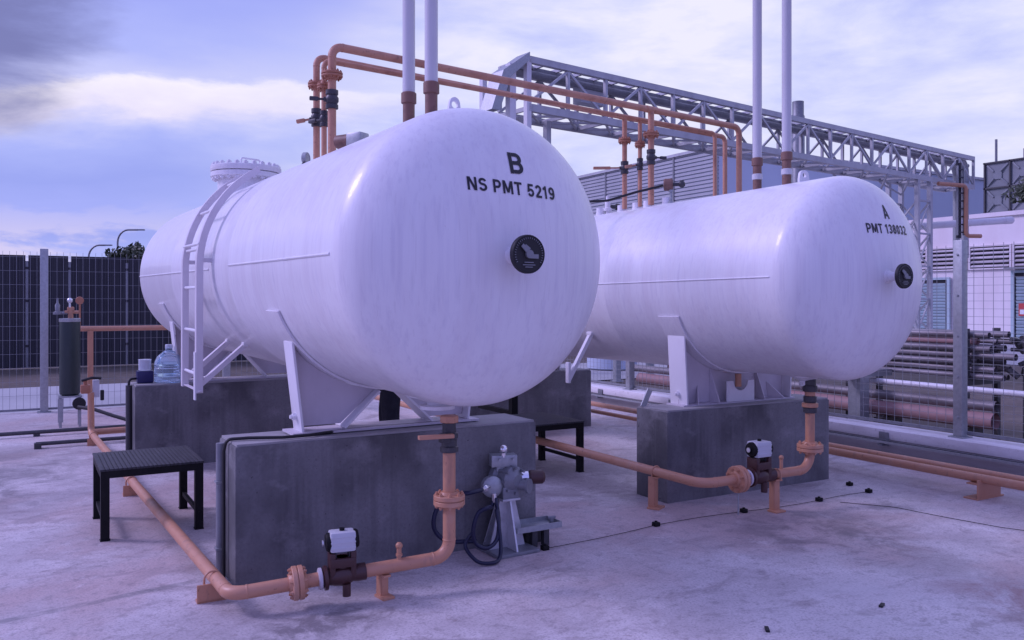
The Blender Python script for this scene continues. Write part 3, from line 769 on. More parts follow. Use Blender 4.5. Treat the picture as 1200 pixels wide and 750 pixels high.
c = single('conduit', MB().tube(fillet([(1.93, 8.15, 2.66), (1.95, 7.75, 2.72), (1.95, 7.2, 2.70), (1.95, 6.75, 2.63)], .4, 6), .012, 8), M_GALV, 'thin grey conduit arching along the top of tank B beside the manhole', 'conduit', (1.95, 7.4, 2.65))

# ================================================================ DRAIN LINE OF TANK B
FB = (2.045, 4.235)
dB = thing('drain_line', 'orange drain pipe from tank B round the near plinth and under the left step table', 'pipe', (2.045, 4.235, 0), None, 'orange liquid drain pipes')
rp = .0355
zR = .185; zL = .115
path = fillet([(FB[0], FB[1], .78), (FB[0], FB[1], zR), (.900, 4.415, zL), (.660, 10.55, .10), (.655, 10.75, .10), (.655, 10.80, .45)], .095, 9)
obj('pipe_run', beads(MB().tube(path, rp, 24), path, rp), M_ORANGE, dB)
obj('flange', MB().flange((FB[0], FB[1], .500), (0, 0, 1), .088, .026), M_ORANGE, dB)
dr = (V((.900, 4.415, zL))-V((FB[0], FB[1], zR))).normalized()
def onrun(t): return V((FB[0], FB[1], zR))+dr*t
obj('flange', MB().flange(onrun(.825), dr, .088, .026), M_ORANGE, dB)
# manual ball valve right under the nozzle
vb = MB().lathe((FB[0], FB[1], .765), (0, 0, 1), [(.045, 0), (.052, .004), (.052, .03), (.043, .036), (.043, .075), (.05, .08), (.05, .105), (.038, .11), (.038, .2)], 24)
vv = obj('valve', vb, M_DARKV, dB)
obj('stem_box', MB().box((FB[0]-.045, FB[1]-.03, .850), (.05, .05, .05), bev=.006), M_DARKV, vv)
obj('handle', MB().box((FB[0]-.105, FB[1]-.055, .865), (.20, .035, .022), rot=-.15, bev=.004), M_ORANGE, vv)
obj('collar', MB().lathe((FB[0], FB[1], .930), (0, 0, 1), [(.05, 0), (.054, .004), (.054, .034), (.05, .038)], 8), M_ORANGE, dB)
# actuated shut-off valve
def actuator(parent, p, d, turn=0.0, s=1.0):
    p = V(p); d = V(d).normalized(); w = V((-d.y, d.x, 0)).normalized()
    rot = Matrix.Rotation(math.atan2(-d.y, -d.x), 4, 'Z') @ Matrix.Rotation(0, 4, 'X')
    b = MB().lathe(p-d*.10*s, d, [(.046*s, 0), (.064*s, .005), (.064*s, .022*s), (.042*s, .03*s), (.050*s, .060*s), (.056*s, .10*s), (.050*s, .135*s), (.042*s, .155*s), (.046*s, .18*s), (.046*s, .225*s)], 24)
    b.box(p+V((0, 0, .075*s)), (.13*s, .10*s, .05*s), rot=rot, bev=.008).cyl(p+V((0, 0, .03)), p+V((0, 0, .10*s)), .034*s, seg=16)
    for k in (-1, 1):
        b.box(p+d*k*.055*s+V((0, 0, .06*s)), (.03*s, .09*s, .14*s), rot=rot, bev=.006)
    b.cyl(p+d*.02-w*.03-V((0, 0, .04)), p+d*.02-w*.03-V((0, 0, .105*s)), .022*s, seg=12)
    vo = obj('shutoff_valve', b, M_BROWNCAST, parent)
    obj('valve_flange', MB().lathe(p-d*.125*s, d, [(.045*s, 0), (.056*s, .004), (.056*s, .018*s), (.05*s, .022*s)], 24), M_SADDLE, vo)
    for k in (-1, 1):
        obj('bracket', MB().box(p+d*k*.038*s+V((0, 0, .12*s)), (.012*s, .05*s, .07*s), rot=rot, bev=.002), M_DARKV, vo)
    zc = .185*s
    ra = rot
    bd = MB().box(p+V((0, 0, zc)), (.135*s, .10*s, .105*s), rot=ra, bev=.014)
    for q in (-.028, 0, .028):
        bd.box(p+V((0, 0, zc+q*s)), (.130*s, .104*s, .010*s), rot=ra, bev=.002)
    a = obj('actuator', bd, M_ACT, vo)
    for k in (-1, 1):
        e = p+d*k*.069*s+V((0, 0, zc))
        obj('end_cap', MB().lathe(e-d*k*.006, d*k, [(.050*s, 0), (.050*s, .012*s), (.044*s, .022*s), (.020*s, .024*s)], 20), M_BLACK, a)
    e = p-d*.098*s+V((0, 0, zc))
    obj('position_indicator', MB().cyl(e, e-d*.006, .016*s, seg=12), M_ALU, a)
    obj('top_stem', MB().cyl(p+V((0, 0, zc+.05*s)), p+V((0, 0, zc+.066*s)), .014*s, seg=10), M_BLACK, a)
actuator(dB, onrun(.595), -dr)
# small vent cock
q = onrun(.285)
vc = obj('vent_cock', MB().cyl(q, q+V((0, 0, .10)), .013, seg=12).sphere(q+V((0, 0, .105)), .020, 12).cyl(q+V((0, 0, .05)), q+V((0, 0, .062)), .019, seg=8), M_ORANGE, dB)

def pipe_support(x, y, h, label, w=.11, d=.09, rot=0.0, ubolt=True, axis=(0, 1, 0), style='plate', r=.0355):
    t = thing('pipe_support', label, 'pipe support', (x, y, 0), None, 'orange pipe supports on the slab')
    Rz = Matrix.Rotation(rot, 4, 'Z')
    if style == 'plate':
        m = MB().box((x-.012, y-d*.5, h*.62), (w, .010, h*1.24), rot=Rz).box((x+.5*w*math.cos(rot)*.0, y, .006), (w*1.15, d*1.2, .012), rot=Rz).box((x, y, h/2), (.012, d, h), rot=Rz).box((x, y, h-.006), (w, d, .012), rot=Rz)
    else:
        m = MB().box((x, y, h/2), (w*.75, .010, h), rot=Rz, bev=.002)
        for k in (-1, 1):
            m.box(V((x, y, h/2))+Rz.to_3x3() @ V((k*w*.375, d*.5, 0)), (.010, d, h), rot=Rz, bev=.002)
        m.box((x, y+.0, .007), (w*1.4, d*2.0, .014), rot=Rz, bev=.002).box((x, y, h-.006), (w*.9, d*1.2, .012), rot=Rz)
    obj('stand', m, M_ORANGE, t)
    if ubolt:
        a = V(axis).normalized(); u = a.cross(V((0, 0, 1))).normalized(); c = V((x, y, h+r))
        pts = [c+u*(r+.006)-V((0, 0, r))]+[c+(u*math.cos(R_(k))+V((0, 0, 1))*math.sin(R_(k)))*(r+.006) for k in range(0, 181, 20)]+[c-u*(r+.006)-V((0, 0, r))]
        obj('u_bolt', MB().tube(pts, .006, 8), M_ORANGE, t)
    return t
pipe_support(.870, 4.72, .078, 'squat orange pipe bracket near the front left bend of the drain pipe', .14, .05, .0, True, (-.04, 1, 0))
pipe_support(.765, 7.64, .070, 'squat orange pipe bracket beneath the left black step table', .11, .09, .0, True, (-.04, 1, 0))
pipe_support(.665, 10.50, .062, 'squat orange pipe bracket by the dark gas cylinder', .11, .09, .0, True, (-.04, 1, 0))
qq = onrun(.365)
pipe_support(qq.x, qq.y, qq.z-rp, 'small T shaped orange foot under the drain pipe between valve and riser', .05, .05, .15, False, style='post')

# ================================================================ DRAIN LINE OF TANK A
dA = thing('drain_line', 'orange drain pipe from tank A past the pump and under the right step table', 'pipe', (5.35, 4.565, 0), None, 'orange liquid drain pipes')
FA = (5.35, 4.565); zA = .285
path = fillet([(FA[0], FA[1], .80), (FA[0], FA[1], zA), (4.235, 4.575, zA), (4.245, 12.4, .27)], .12, 9)
obj('pipe_run', beads(MB().tube(path, .036, 24), path, .036), M_ORANGE, dA)
obj('flange', MB().flange((FA[0], FA[1], .455), (0, 0, 1), .10, .026), M_ORANGE, dA)
obj('flange', MB().flange((4.585, 4.572, zA), (1, 0, 0), .10, .028), M_ORANGE, dA)
actuator(dA, (4.80, 4.570, zA), (1, 0, 0), s=1.12)
vv = obj('valve', MB().lathe((FA[0], FA[1], .728), (0, 0, 1), [(.044, 0), (.052, .004), (.052, .040), (.044, .045), (.044, .085), (.050, .09), (.050, .13), (.04, .135)], 24), M_DARKV, dA)
obj('collar', MB().lathe((FA[0], FA[1], .772), (0, 0, 1), [(.055, 0), (.062, .004), (.062, .032), (.055, .036)], 20), M_ORANGE, vv)
obj('nipple', MB().lathe((FA[0], FA[1], .860), (0, 0, 1), [(.040, 0), (.040, .04)], 20), M_ORANGE, dA)
obj('elbow_cap', MB().lathe((FA[0], FA[1], .895), (0, 0, 1), [(.050, 0), (.056, .004), (.056, .046), (.045, .052), (.045, .11)], 20), M_DARKV, dA)
obj('vent_cock', MB().cyl((5.03, 4.565, zA), (5.03, 4.565, zA+.11), .013, seg=12).sphere((5.03, 4.565, zA+.12), .019, 12), M_ORANGE, dA)
obj('drip_tube', MB().cyl((4.585, 4.572, .02), (4.585, 4.572, zA-.09), .006, seg=8), M_GALV, dA)
pipe_support(4.965, 4.552, zA-.036, 'orange post under the drain pipe of tank A right of its white actuator', .075, .045, .0, True, (1, 0, 0), 'post')
pipe_support(4.240, 5.10, zA-.036, 'orange post under the drain pipe at the left corner of the tank A plinth', .09, .05, .5, True, (0, 1, 0), 'post')
pipe_support(4.244, 10.6, .24, 'orange post under the drain pipe seen behind the person', .08, .05, .0, True, (0, 1, 0), 'post')

# ================================================================ HEADERS ALONG THE RIGHT KERB
for (x, z, yy, lab) in ((6.73, .165, 6.70, 'thick orange pipe low along the right kerb, nearer the camera'), (6.94, .165, 7.19, 'orange pipe low along the right kerb, closest to the kerb')):
    tt = single('header_pipe', MB().tube(fillet([(x, -1.5, z), (x, yy-.02, z)], .1), .036, 20), M_ORANGE, lab, 'pipe', (x, 2, 0), 'orange pipes along the right kerb')
single('header_pipe', MB().tube(fillet([(6.50, 6.83, .16), (6.50, 12.8, .16)], .1), .026, 16).tube([(6.94, 7.1, .165), (6.94, 13.2, .165)], .034, 16), M_ORANGE, 'slim orange pipe running back along the kerb behind the tank A plinths', 'pipe', (6.5, 8, 0), 'orange pipes along the right kerb')
pipe_support(6.82, 4.05, .128, 'wide orange bracket carrying both pipes along the right kerb', .32, .10, 0, False)
pipe_support(6.82, 7.6, .12, 'orange bracket under the kerb pipes behind the tank A plinth', .32, .10, 0, False)

# cable tray on the kerb face
ct = thing('cable_tray', 'dark ladder cable tray fixed along the inner face of the right kerb', 'cable tray', (7.62, 4, 0))
m = MB(); 
m.bounds(7.655, 7.663, -2, 13.9, .155, .180).bounds(7.590, 7.598, -2, 13.9, .155, .180)
obj('side_rails', m, M_GALV, ct)
m = MB(); yy = 1.2
while yy < 13.8:
    m.box((7.6265, yy, .160), (.056, .030, .010)); yy += .11
obj('rungs', m, M_GALV, ct)
obj('cables', MB().tube([(7.626, -2, .172), (7.626, 13.8, .172)], .010, 8), M_RUBBER, ct)
for yy in (2.3, 3.95, 5.6, 7.25, 8.9, 10.55):
    obj('tray_clip', MB().box((7.670, yy, .190), (.014, .11, .14), bev=.004).box((7.635, yy, .135), (.07, .05, .02)), M_GALVD, ct)
single('conduit', MB().tube([(7.64, -2, .03), (7.64, 13.6, .03)], .016, 10), M_GALVD, 'grey conduit on the slab at the foot of the right kerb', 'conduit', (7.62, 3, .03))

# ================================================================ BLACK STEP TABLES
def step_table(x0, x1, y0, y1, h):
    t = thing('step_table', '', 'table', (x0, y0, 0), None, 'black steel step tables over the pipes')
    wx, wy = x1-x0, y1-y0; lw = .054
    obj('frame', MB().bounds(0, wx, 0, .03, h-.062, h-.014).bounds(0, wx, wy-.03, wy, h-.062, h-.014).bounds(0, .03, .03, wy-.03, h-.062, h-.014).bounds(wx-.03, wx, .03, wy-.03, h-.062, h-.014), M_BLACK, t, local=True)
    m = MB(); n = 24; sw = wx/n
    for i in range(n): m.bounds(i*sw+.0016-.006*(i == 0), (i+1)*sw-.0016+.006*(i == n-1), -.004, wy+.004, h-.014, h, bev=.001)
    obj('top', m, M_TABTOP, t, local=True)
    for (lx, ly) in ((0, 0), (wx-lw, 0), (0, wy-lw), (wx-lw, wy-lw)):
        lg = obj('leg', MB().bounds(lx, lx+lw, ly, ly+lw, .006, h-.062), M_BLACK, t, local=True)
        obj('foot', MB().bounds(lx-.004, lx+lw+.004, ly-.004, ly+lw+.004, 0, .006), M_BLACK, lg, local=True)
    for lx in (lw*.5, wx-lw*.5):
        obj('stretcher', MB().bounds(lx-.012, lx+.012, lw, wy-lw, .105, .135).cyl((lx, lw-.06, .12), (lx, lw, .12), .008, seg=8), M_BLACK, t, local=True)
    return t
M_TABTOP = mat('grey black chequer plate', (.045, .045, .052), .55, .2, noise=[(18, 5, .45, .7, (.03, .03, .033), .7), (3, 5, .5, .75, (.07, .068, .07), .5)])
t1 = step_table(.437, 1.090, 6.235, 6.965, .480)
t1['label'] = 'low black steel step table with slatted grey top left of the near plinth'
t2 = copy_tree(t1); t2.location = (3.905, 6.53, 0)
t2['label'] = 'low black steel step table between the tanks, half hidden by the near plinth'
ps = thing('steel_post', 'black square steel post with a bar standing behind the right step table', 'post', (4.36, 7.52, 0))
obj('upright', MB().bounds(4.325, 4.395, 7.48, 7.55, 0, .86), M_BLACK, ps)
obj('crossbar', MB().bounds(4.335, 4.385, 7.55, 8.25, .43, .475), M_BLACK, ps)
obj('foot_plate', MB().bounds(4.28, 4.44, 7.43, 7.60, 0, .012), M_BLACK, ps)

# ================================================================ SAMPLING PUMP STAND
pu = thing('pump_unit', 'grey steel pump on a tapered plate stand right of the near plinth', 'pump', (2.69, 4.73, 0))
PX, PY = 2.69, 4.73
obj('base_plate', MB().box((PX, PY, .012), (.31, .33, .022), rot=.05, bev=.003), M_GALVD, pu)
m = MB()
m.prism([(PX-.13, PY-.02, .022), (PX+.13, PY-.02, .022), (PX+.055, PY-.02, .33), (PX-.055, PY-.02, .33)], (0, .012, 0))
m.prism([(PX-.006, PY-.15, .022), (PX-.006, PY+.15, .022), (PX-.006, PY+.06, .33), (PX-.006, PY-.06, .33)], (.012, 0, 0))
m.prism([(PX-.11, PY+.10, .022), (PX+.11, PY+.10, .022), (PX+.04, PY+.04, .33), (PX-.04, PY+.04, .33)], (0, .010, 0))
m.box((PX, PY, .336), (.13, .15, .014), bev=.003)
obj('stand', m, M_BRUSH, pu)
m = MB().lathe((PX+.0, PY+.11, .455), (.20, -.98, 0), [(.06, 0), (.100, .02), (.108, .05), (.108, .07), (.082, .09), (.088, .095), (.088, .165), (.06, .18), (.036, .20)], 28)
m.box((PX, PY, .38), (.12, .14, .08), bev=.01)
m.cyl((PX+.03, PY-.02, .43), (PX+.10, PY-.10, .42), .035, seg=14).cyl((PX+.10, PY-.10, .42), (PX+.11, PY-.115, .42), .048, seg=14)
m.box((PX+.06, PY+.02, .36), (.09, .10, .06), rot=.4, bev=.008)
for i in range(8):
    a = 2*math.pi*i/8; m.cyl(V((PX+.012, PY+.02, .455))+V((math.cos(a)*.088, 0, math.sin(a)*.088)), V((PX+.03, PY-.085, .455))+V((math.cos(a)*.080, 0, math.sin(a)*.080)), .010, seg=6)
obj('pump_head', m, M_GALVD, pu)
m = MB().lathe((PX+.06, PY-.01, .46), (1, -.35, 0), [(.035, 0), (.035, .03), (.046, .032), (.046, .085), (.036, .09)], 22); obj('coupling', m, M_CHROME, pu)
m = MB().lathe((PX+.145, PY-.04, .46), (1, -.35, 0), [(.037, 0), (.045, .01), (.045, .09), (.034, .105), (.02, .11)], 22); obj('motor', m, M_BROWNCAST, pu)
m = MB().lathe((PX-.115, PY-.02, .425), (-.15, -1, .0), [(.03, -.05), (.065, -.03), (.068, 0), (.068, .02), (.05, .035), (.012, .04)], 26); m.cyl((PX-.115, PY+.02, .425), (PX, PY+.02, .43), .028, seg=14)
obj('filter_housing', m, M_GALV, pu)
m = MB().box((PX-.005, PY+.03, .575), (.17, .10, .075), rot=-.3, bev=.006).box((PX-.005, PY+.03, .53), (.10, .08, .04), rot=-.3).cyl((PX-.06, PY-.025, .59), (PX-.065, PY-.04, .59), .010, seg=10).cyl((PX+.03, PY-.045, .59), (PX+.025, PY-.06, .59), .010, seg=10)
obj('bracket_box', m, M_GALV, pu)
obj('ball_knob', MB().cyl((PX-.02, PY+.0, .60), (PX-.02, PY+.0, .635), .018, seg=12).sphere((PX-.02, PY, .65), .030, 16), M_CHROME, pu)
obj('hose_nipple', MB().tube([(PX-.16, PY-.06, .435), (PX-.23, PY-.10, .432)], .016, 12).cyl((PX-.19, PY-.08, .434), (PX-.205, PY-.088, .433), .022, seg=6), M_CHROME, pu)
m = MB().bounds(PX+.03, PX+.07, PY+.06, PY+.14, .0, .34); obj('rear_leg', m, M_GALVD, pu)
# tray beside the pump
tr = thing('steel_tray', 'flat grey steel drip tray on short dark legs right of the pump', 'tray', (2.9, 4.7, 0))
m = MB().bounds(2.72, 3.06, 4.64, 4.815, .118, .126).bounds(2.72, 3.06, 4.634, 4.642, .118, .155).bounds(2.72, 3.06, 4.813, 4.821, .118, .155).bounds(2.714, 2.722, 4.642, 4.813, .118, .155).bounds(3.058, 3.066, 4.642, 4.813, .118, .155)
obj('pan', m, M_GALV, tr)
for lx, ly in ((2.88, 4.70), (2.88, 4.79), (2.97, 4.70), (2.97, 4.79)): obj('leg', MB().bounds(lx-.02, lx+.02, ly-.02, ly+.02, 0, .118), M_DARKV, tr)
single('wing_bolt', MB().cyl((3.02, 4.70, .126), (3.02, 4.70, .17), .015, seg=8).box((3.02, 4.70, .173), (.06, .015, .018), bev=.003), M_GALVD, 'small grey clamp lying in the steel drip tray', 'clamp', (3.02, 4.70, .126))
def spline(pts, n=8):
    P = [V(p) for p in pts]; P = [P[0]*2-P[1]]+P+[P[-1]*2-P[-2]]; out = []
    for i in range(1, len(P)-2):
        a, b, c, d = P[i-1:i+3]
        for k in range(n):
            t_ = k/n; out.append(.5*((2*b)+(c-a)*t_+(2*a-5*b+4*c-d)*t_*t_+(3*b-a-3*c+d)*t_**3))
    out.append(P[-2]); return out
def coil(pts, r, seg=10): return MB().tube(spline(pts), r, seg)
h = thing('blue_hose', 'dark blue rubber hose coiled between the orange riser and the pump', 'hose', (2.40, 4.55, 0))
obj('upper_hose', coil([(PX-.225, PY-.10, .432), (PX-.33, PY-.13, .43), (2.30, 4.64, .415), (2.20, 4.70, .35), (2.17, 4.71, .22), (2.25, 4.69, .13), (2.42, 4.62, .12)], .014), M_HOSE, h)
obj('coil', coil([(PX-.12, PY-.06, .36), (PX-.145, PY-.07, .31), (2.47, 4.56, .335), (2.40, 4.56, .31), (2.365, 4.56, .22), (2.38, 4.56, .13), (2.45, 4.55, .09), (2.53, 4.57, .12), (2.565, 4.60, .20), (2.575, 4.63, .28), (2.575, 4.66, .36)], .013), M_HOSE, h)
obj('lower_hose', coil([(2.38, 4.58, .20), (2.33, 4.60, .11), (2.37, 4.52, .03), (2.45, 4.48, .018), (2.52, 4.51, .03), (2.555, 4.56, .12), (2.56, 4.62, .30)], .012), M_HOSE, h)
obj('hose_end', MB().tube([(PX-.12, PY-.06, .335), (PX-.12, PY-.06, .39)], .018, 12), M_CHROME, h)

# ================================================================ SMALL THINGS ON THE NEAR PLINTH
t = thing('cable_conduit', 'grey conduit with black cable at the left end of the near plinth', 'conduit', (.985, 5.12, 0))
obj('conduit_pipe', MB().cyl((.988, 5.12, 0), (.988, 5.12, .775), .024, seg=16), M_GALVD, t)
obj('conduit_clip', MB().box((.988, 5.12, .55), (.056, .056, .012)).box((.988, 5.12, .16), (.056, .056, .012)), M_GALV, t)
obj('cable', MB().tube(fillet([(.988, 5.02, .0), (.988, 5.02, .74), (1.00, 5.00, .812), (1.12, 4.98, .814), (1.30, 4.90, .814), (1.46, 4.905, .814), (1.62, 4.97, .813), (1.90, 5.02, .813), (2.4, 5.0, .813)], .05, 5), .0095, 8), M_RUBBER, t)
t = thing('cable_conduit', 'dark conduit with short black cable at the left end of the far plinth', 'conduit', (.87, 9.0, 0))
obj('conduit_pipe', MB().cyl((.872, 8.95, 0), (.872, 8.95, .79), .028, seg=14), M_DARKV, t)
obj('cable', MB().tube(fillet([(.872, 8.95, .78), (.875, 8.95, .85), (.95, 9.0, .85), (1.0, 9.05, .815)], .04), .012, 8), M_RUBBER, t)
single('steel_offcut', MB().box((4.47, 5.50, .80), (.05, .012, .16), rot=Matrix.Rotation(.5, 4, 'Y')), M_GALV, 'bright steel offcut leaning on the left edge of the tank A plinth', 'metal plate', (4.47, 5.50, .735))

# ================================================================ JUG AND JAR ON THE FAR PLINTH
jx, jy, jz = 1.235, 8.93, .806
j = thing('water_jug', 'big clear pale blue water jug standing on the far plinth', 'water jug', (jx, jy, jz))
obj('jug_body', MB().lathe((jx, jy, jz), (0, 0, 1), [(.12, 0), (.138, .012), (.138, .06), (.130, .07), (.138, .08), (.138, .14), (.130, .15), (.138, .16), (.136, .20), (.11, .255), (.06, .30), (.034, .315), (.032, .345)], 32), M_JUG, j)
obj('jug_cap', MB().lathe((jx, jy, jz+.335), (0, 0, 1), [(.036, 0), (.036, .035), (.03, .04)], 20), M_JAR, j)
obj('jug_handle', MB().tube(fillet([(jx-.05, jy-.06, jz+.29), (jx-.09, jy-.10, jz+.26), (jx-.115, jy-.105, jz+.19)], .03), .012, 10), M_JUG, j)
kx, ky = 1.02, 8.98
k = thing('plastic_container', 'small dark blue plastic box with a milky jar on the far plinth', 'container', (kx, ky, jz))
obj('box', MB().box((kx, ky, jz+.06), (.15, .11, .12), bev=.012), M_BLUEPL, k)
obj('jar', MB().lathe((kx, ky, jz+.12), (0, 0, 1), [(.05, 0), (.058, .01), (.058, .10), (.062, .11)], 20), M_JAR, k)

# ================================================================ CYLINDER AND BACK PIPEWORK
cx, cy = .50, 12.25
gc = thing('gas_cylinder', 'tall dark green gas cylinder on a grey stand near the back fence', 'gas cylinder', (cx, cy, 0))
obj('body', MB().lathe((cx, cy, .40), (0, 0, 1), [(.09, 0), (.118, .02), (.122, .05), (.122, .93), (.118, .955), (.10, .96)], 32), M_CYL, gc)
obj('cap_ring', MB().lathe((cx, cy, 1.345), (0, 0, 1), [(.124, 0), (.126, .004), (.126, .04), (.118, .045)], 32), M_GALV, gc)
obj('head_valve', MB().cyl((cx+.01, cy, 1.39), (cx+.01, cy, 1.54), .03, seg=14).cyl((cx-.06, cy, 1.47), (cx+.10, cy, 1.47), .022, seg=12).box((cx+.01, cy, 1.51), (.08, .06, .05), bev=.008), M_ORANGE, gc)
obj('top_gauge', MB().sphere((cx+.0, cy-.02, 1.62), .034, 14).cyl((cx, cy-.02, 1.53), (cx, cy-.02, 1.6), .012, seg=8), M_ALU, gc)
obj('side_relief', MB().lathe((cx-.14, cy, 1.44), (0, 0, 1), [(.05, 0), (.052, .03), (.028, .04), (.03, .12), (.012, .15), (.012, .21)], 14).cyl((cx-.14, cy, 1.46), (cx-.03, cy, 1.46), .018, seg=10), M_GALVD, gc)
m = MB()
for k_ in (-1, 1):
    for q_ in (-1, 1): m.bar((cx+k_*.11, cy+q_*.11, 0), (cx+k_*.11, cy+q_*.11, .40), .03, .03)
m.box((cx, cy, .39), (.27, .27, .02)).box((cx-.11, cy-.11, .22), (.06, .05, .30))
obj('stand', m, M_GALV, gc)
obj('hose_drum', MB().lathe((cx+.10, cy-.14, .30), (0, -1, 0), [(.02, -.03), (.075, -.03), (.08, 0), (.075, .03), (.02, .03)], 18), M_RUBBER, gc)
bf = thing('pipe_trestle', 'orange square pipe frame along the back fence behind the gas cylinder', 'pipe', (.79, 13.2, 0))
obj('upright', MB().bounds(.76, .83, 13.17, 13.24, 0, 1.20), M_ORANGE, bf)
obj('top_pipe', MB().tube([(.62, 13.2, 1.225), (4.2, 13.2, 1.225)], .036, 18), M_ORANGE, bf)
obj('end_gauge', MB().lathe((.66, 13.1, 1.62), (-.3, -1, 0), [(.05, 0), (.055, .02), (.05, .03)], 16).cyl((.66, 13.15, 1.26), (.66, 13.13, 1.6), .012, seg=8), M_ORDARK, bf)
vs = thing('valve_station', 'orange and white valve cluster on a short riser below the gas cylinder', 'valve', (.655, 10.80, 0))
obj('riser', MB().tube([(.655, 10.80, .45), (.655, 10.80, .56)], .034, 16), M_ORANGE, vs)
obj('valve_body', MB().box((.60, 10.82, .60), (.10, .09, .10), bev=.012).cyl((.60, 10.82, .64), (.60, 10.82, .72), .022, seg=10), M_ORDARK, vs)
obj('cast_block', MB().box((.71, 10.84, .60), (.07, .08, .20), bev=.01), M_ACT, vs)
obj('hand_lever', MB().tube(fillet([(.56, 10.80, .70), (.66, 10.78, .73), (.76, 10.80, .72)], .05), .016, 10), M_RUBBER, vs)
obj('plug_box', MB().box((.775, 10.84, .52), (.04, .05, .12), bev=.01), M_RUBBER, vs)
single('branch_pipe', MB().tube([(.66, 10.72, .115), (2.6, 10.72, .125)], .036, 18), M_ORANGE, 'short orange branch pipe running right behind the far plinth', 'pipe', (.7, 10.72, 0))
single('black_hose', MB().tube(fillet([(.58, 11.9, .28), (.75, 11.7, .26), (.95, 11.5, .19), (1.15, 11.3, .13), (1.9, 11.3, .12)], .3, 5), .022, 10), M_RUBBER, 'black hose sloping from the gas cylinder towards the far plinth', 'hose', (.6, 11.9, .1))
for (yy, zz, rr, x0, lab) in ((11.55, .05, .024, -6.0, 'dark conduit on the slab in front of the gas cylinder, the farther one'), (10.55, .05, .022, .10, 'dark conduit on the slab by the gas cylinder, the shorter nearer one')):
    single('ground_conduit', MB().tube([(x0, yy, zz), (3.5, yy-.05, zz)], rr, 10).box((.12, yy, .03), (.07, .09, .06)).box((1.5, yy, .03), (.07, .09, .06)), M_DARKV, lab, 'conduit', (1.0, yy, .03), 'dark conduits on the slab')

# ================================================================ FENCES
def mesh_fence(axis, fixed, a0, a1, zb, zt, posts, label, dv, dh, r, sz, cat='fence'):
    def P(a, off=0.0): return (a, fixed+off) if axis == 'x' else (fixed+off, a)
    t = thing('mesh_fence', label, cat, (*P((a0+a1)/2), zb))
    m = MB(); a = a0
    while a < a1:
        x, y = P(a); m.tube([(x, y, zb+.03), (x, y, zt)], r, 4, cap=False); a += dv
    z = zb+.05
    while z < zt:
        x0, y0 = P(a0); x1, y1 = P(a1); m.tube([(x0, y0, z), (x1, y1, z)], r*.8, 4, cap=False); z += dh
    obj('wire_mesh', m, M_MESHW, t)
    for a in posts:
        x, y = P(a, -.05)
        pm = MB().bounds(x-sz/2, x+sz/2, y-sz/2, y+sz/2, zb, zt+.04, bev=.004)
        for k in range(5):
            zz = zb+.2+k*(zt-zb-.3)/4
            q = V((x, y, zz)); dd = V((0, -1, 0)) if axis == 'x' else V((-1, 0, 0))
            pm.cyl(q+dd*sz*.45, q+dd*(sz*.5+.012), .011, seg=8)
        po = obj('post', pm, M_GALV, t)
        obj('base_plate', MB().box((x, y, zb+.006), (sz*1.7, sz*1.7, .012)), M_GALV, po)
    x0, y0 = P(a0); x1, y1 = P(a1)
    obj('bottom_rail', MB().bar((x0, y0, zb+.045), (x1, y1, zb+.045), .03, .03), M_GALVD, t)
    return t
mesh_fence('x', 14.02, -7.5, 7.86, .0, 2.33, [-4.86, -2.31, .24, 2.79, 5.34], 'tall grey wire mesh fence along the back of the yard', .085, .20, .0030, .105)
mesh_fence('y', 7.92, 1.0, 14.0, .285, 2.16, [-.15+2.5, 4.905, 7.47, 10.07, 12.62], 'grey wire mesh fence standing on the right hand kerb', .095, .075, .0026, .092)

# dark noise barrier beyond the road
nb = thing('noise_barrier', 'dark sheet hoarding with narrow gaps beyond the back fence', 'hoarding', (0, 23.6, 0))
x = -9.1
edges = []
k = 0
while x < 22:
    w = [1.42, 1.40, .92, 1.30, 1.28][k % 5]
    m = MB(); ns = int(w/.13)
    h = 2.72+random.uniform(-.02, .02)
    m.bounds(x+.03, x+w-.03, 23.60, 23.63, .0, h)
    for i in range(ns): m.bounds(x+.06+i*(w-.1)/ns, x+.06+i*(w-.1)/ns+.035, 23.575, 23.60, .03, h-.02)
    obj('barrier_panel', m, M_BARR, nb); x += w; k += 1
    obj('barrier_post', MB().bounds(x-.04, x+.04, 23.66, 23.74, 0, 2.6), M_GALV, nb)
m = MB()
for z in (.5, 1.6, 2.4): m.bounds(-9, 22, 23.64, 23.66, z, z+.06)
obj('barrier_rail', m, M_DARKV, nb)

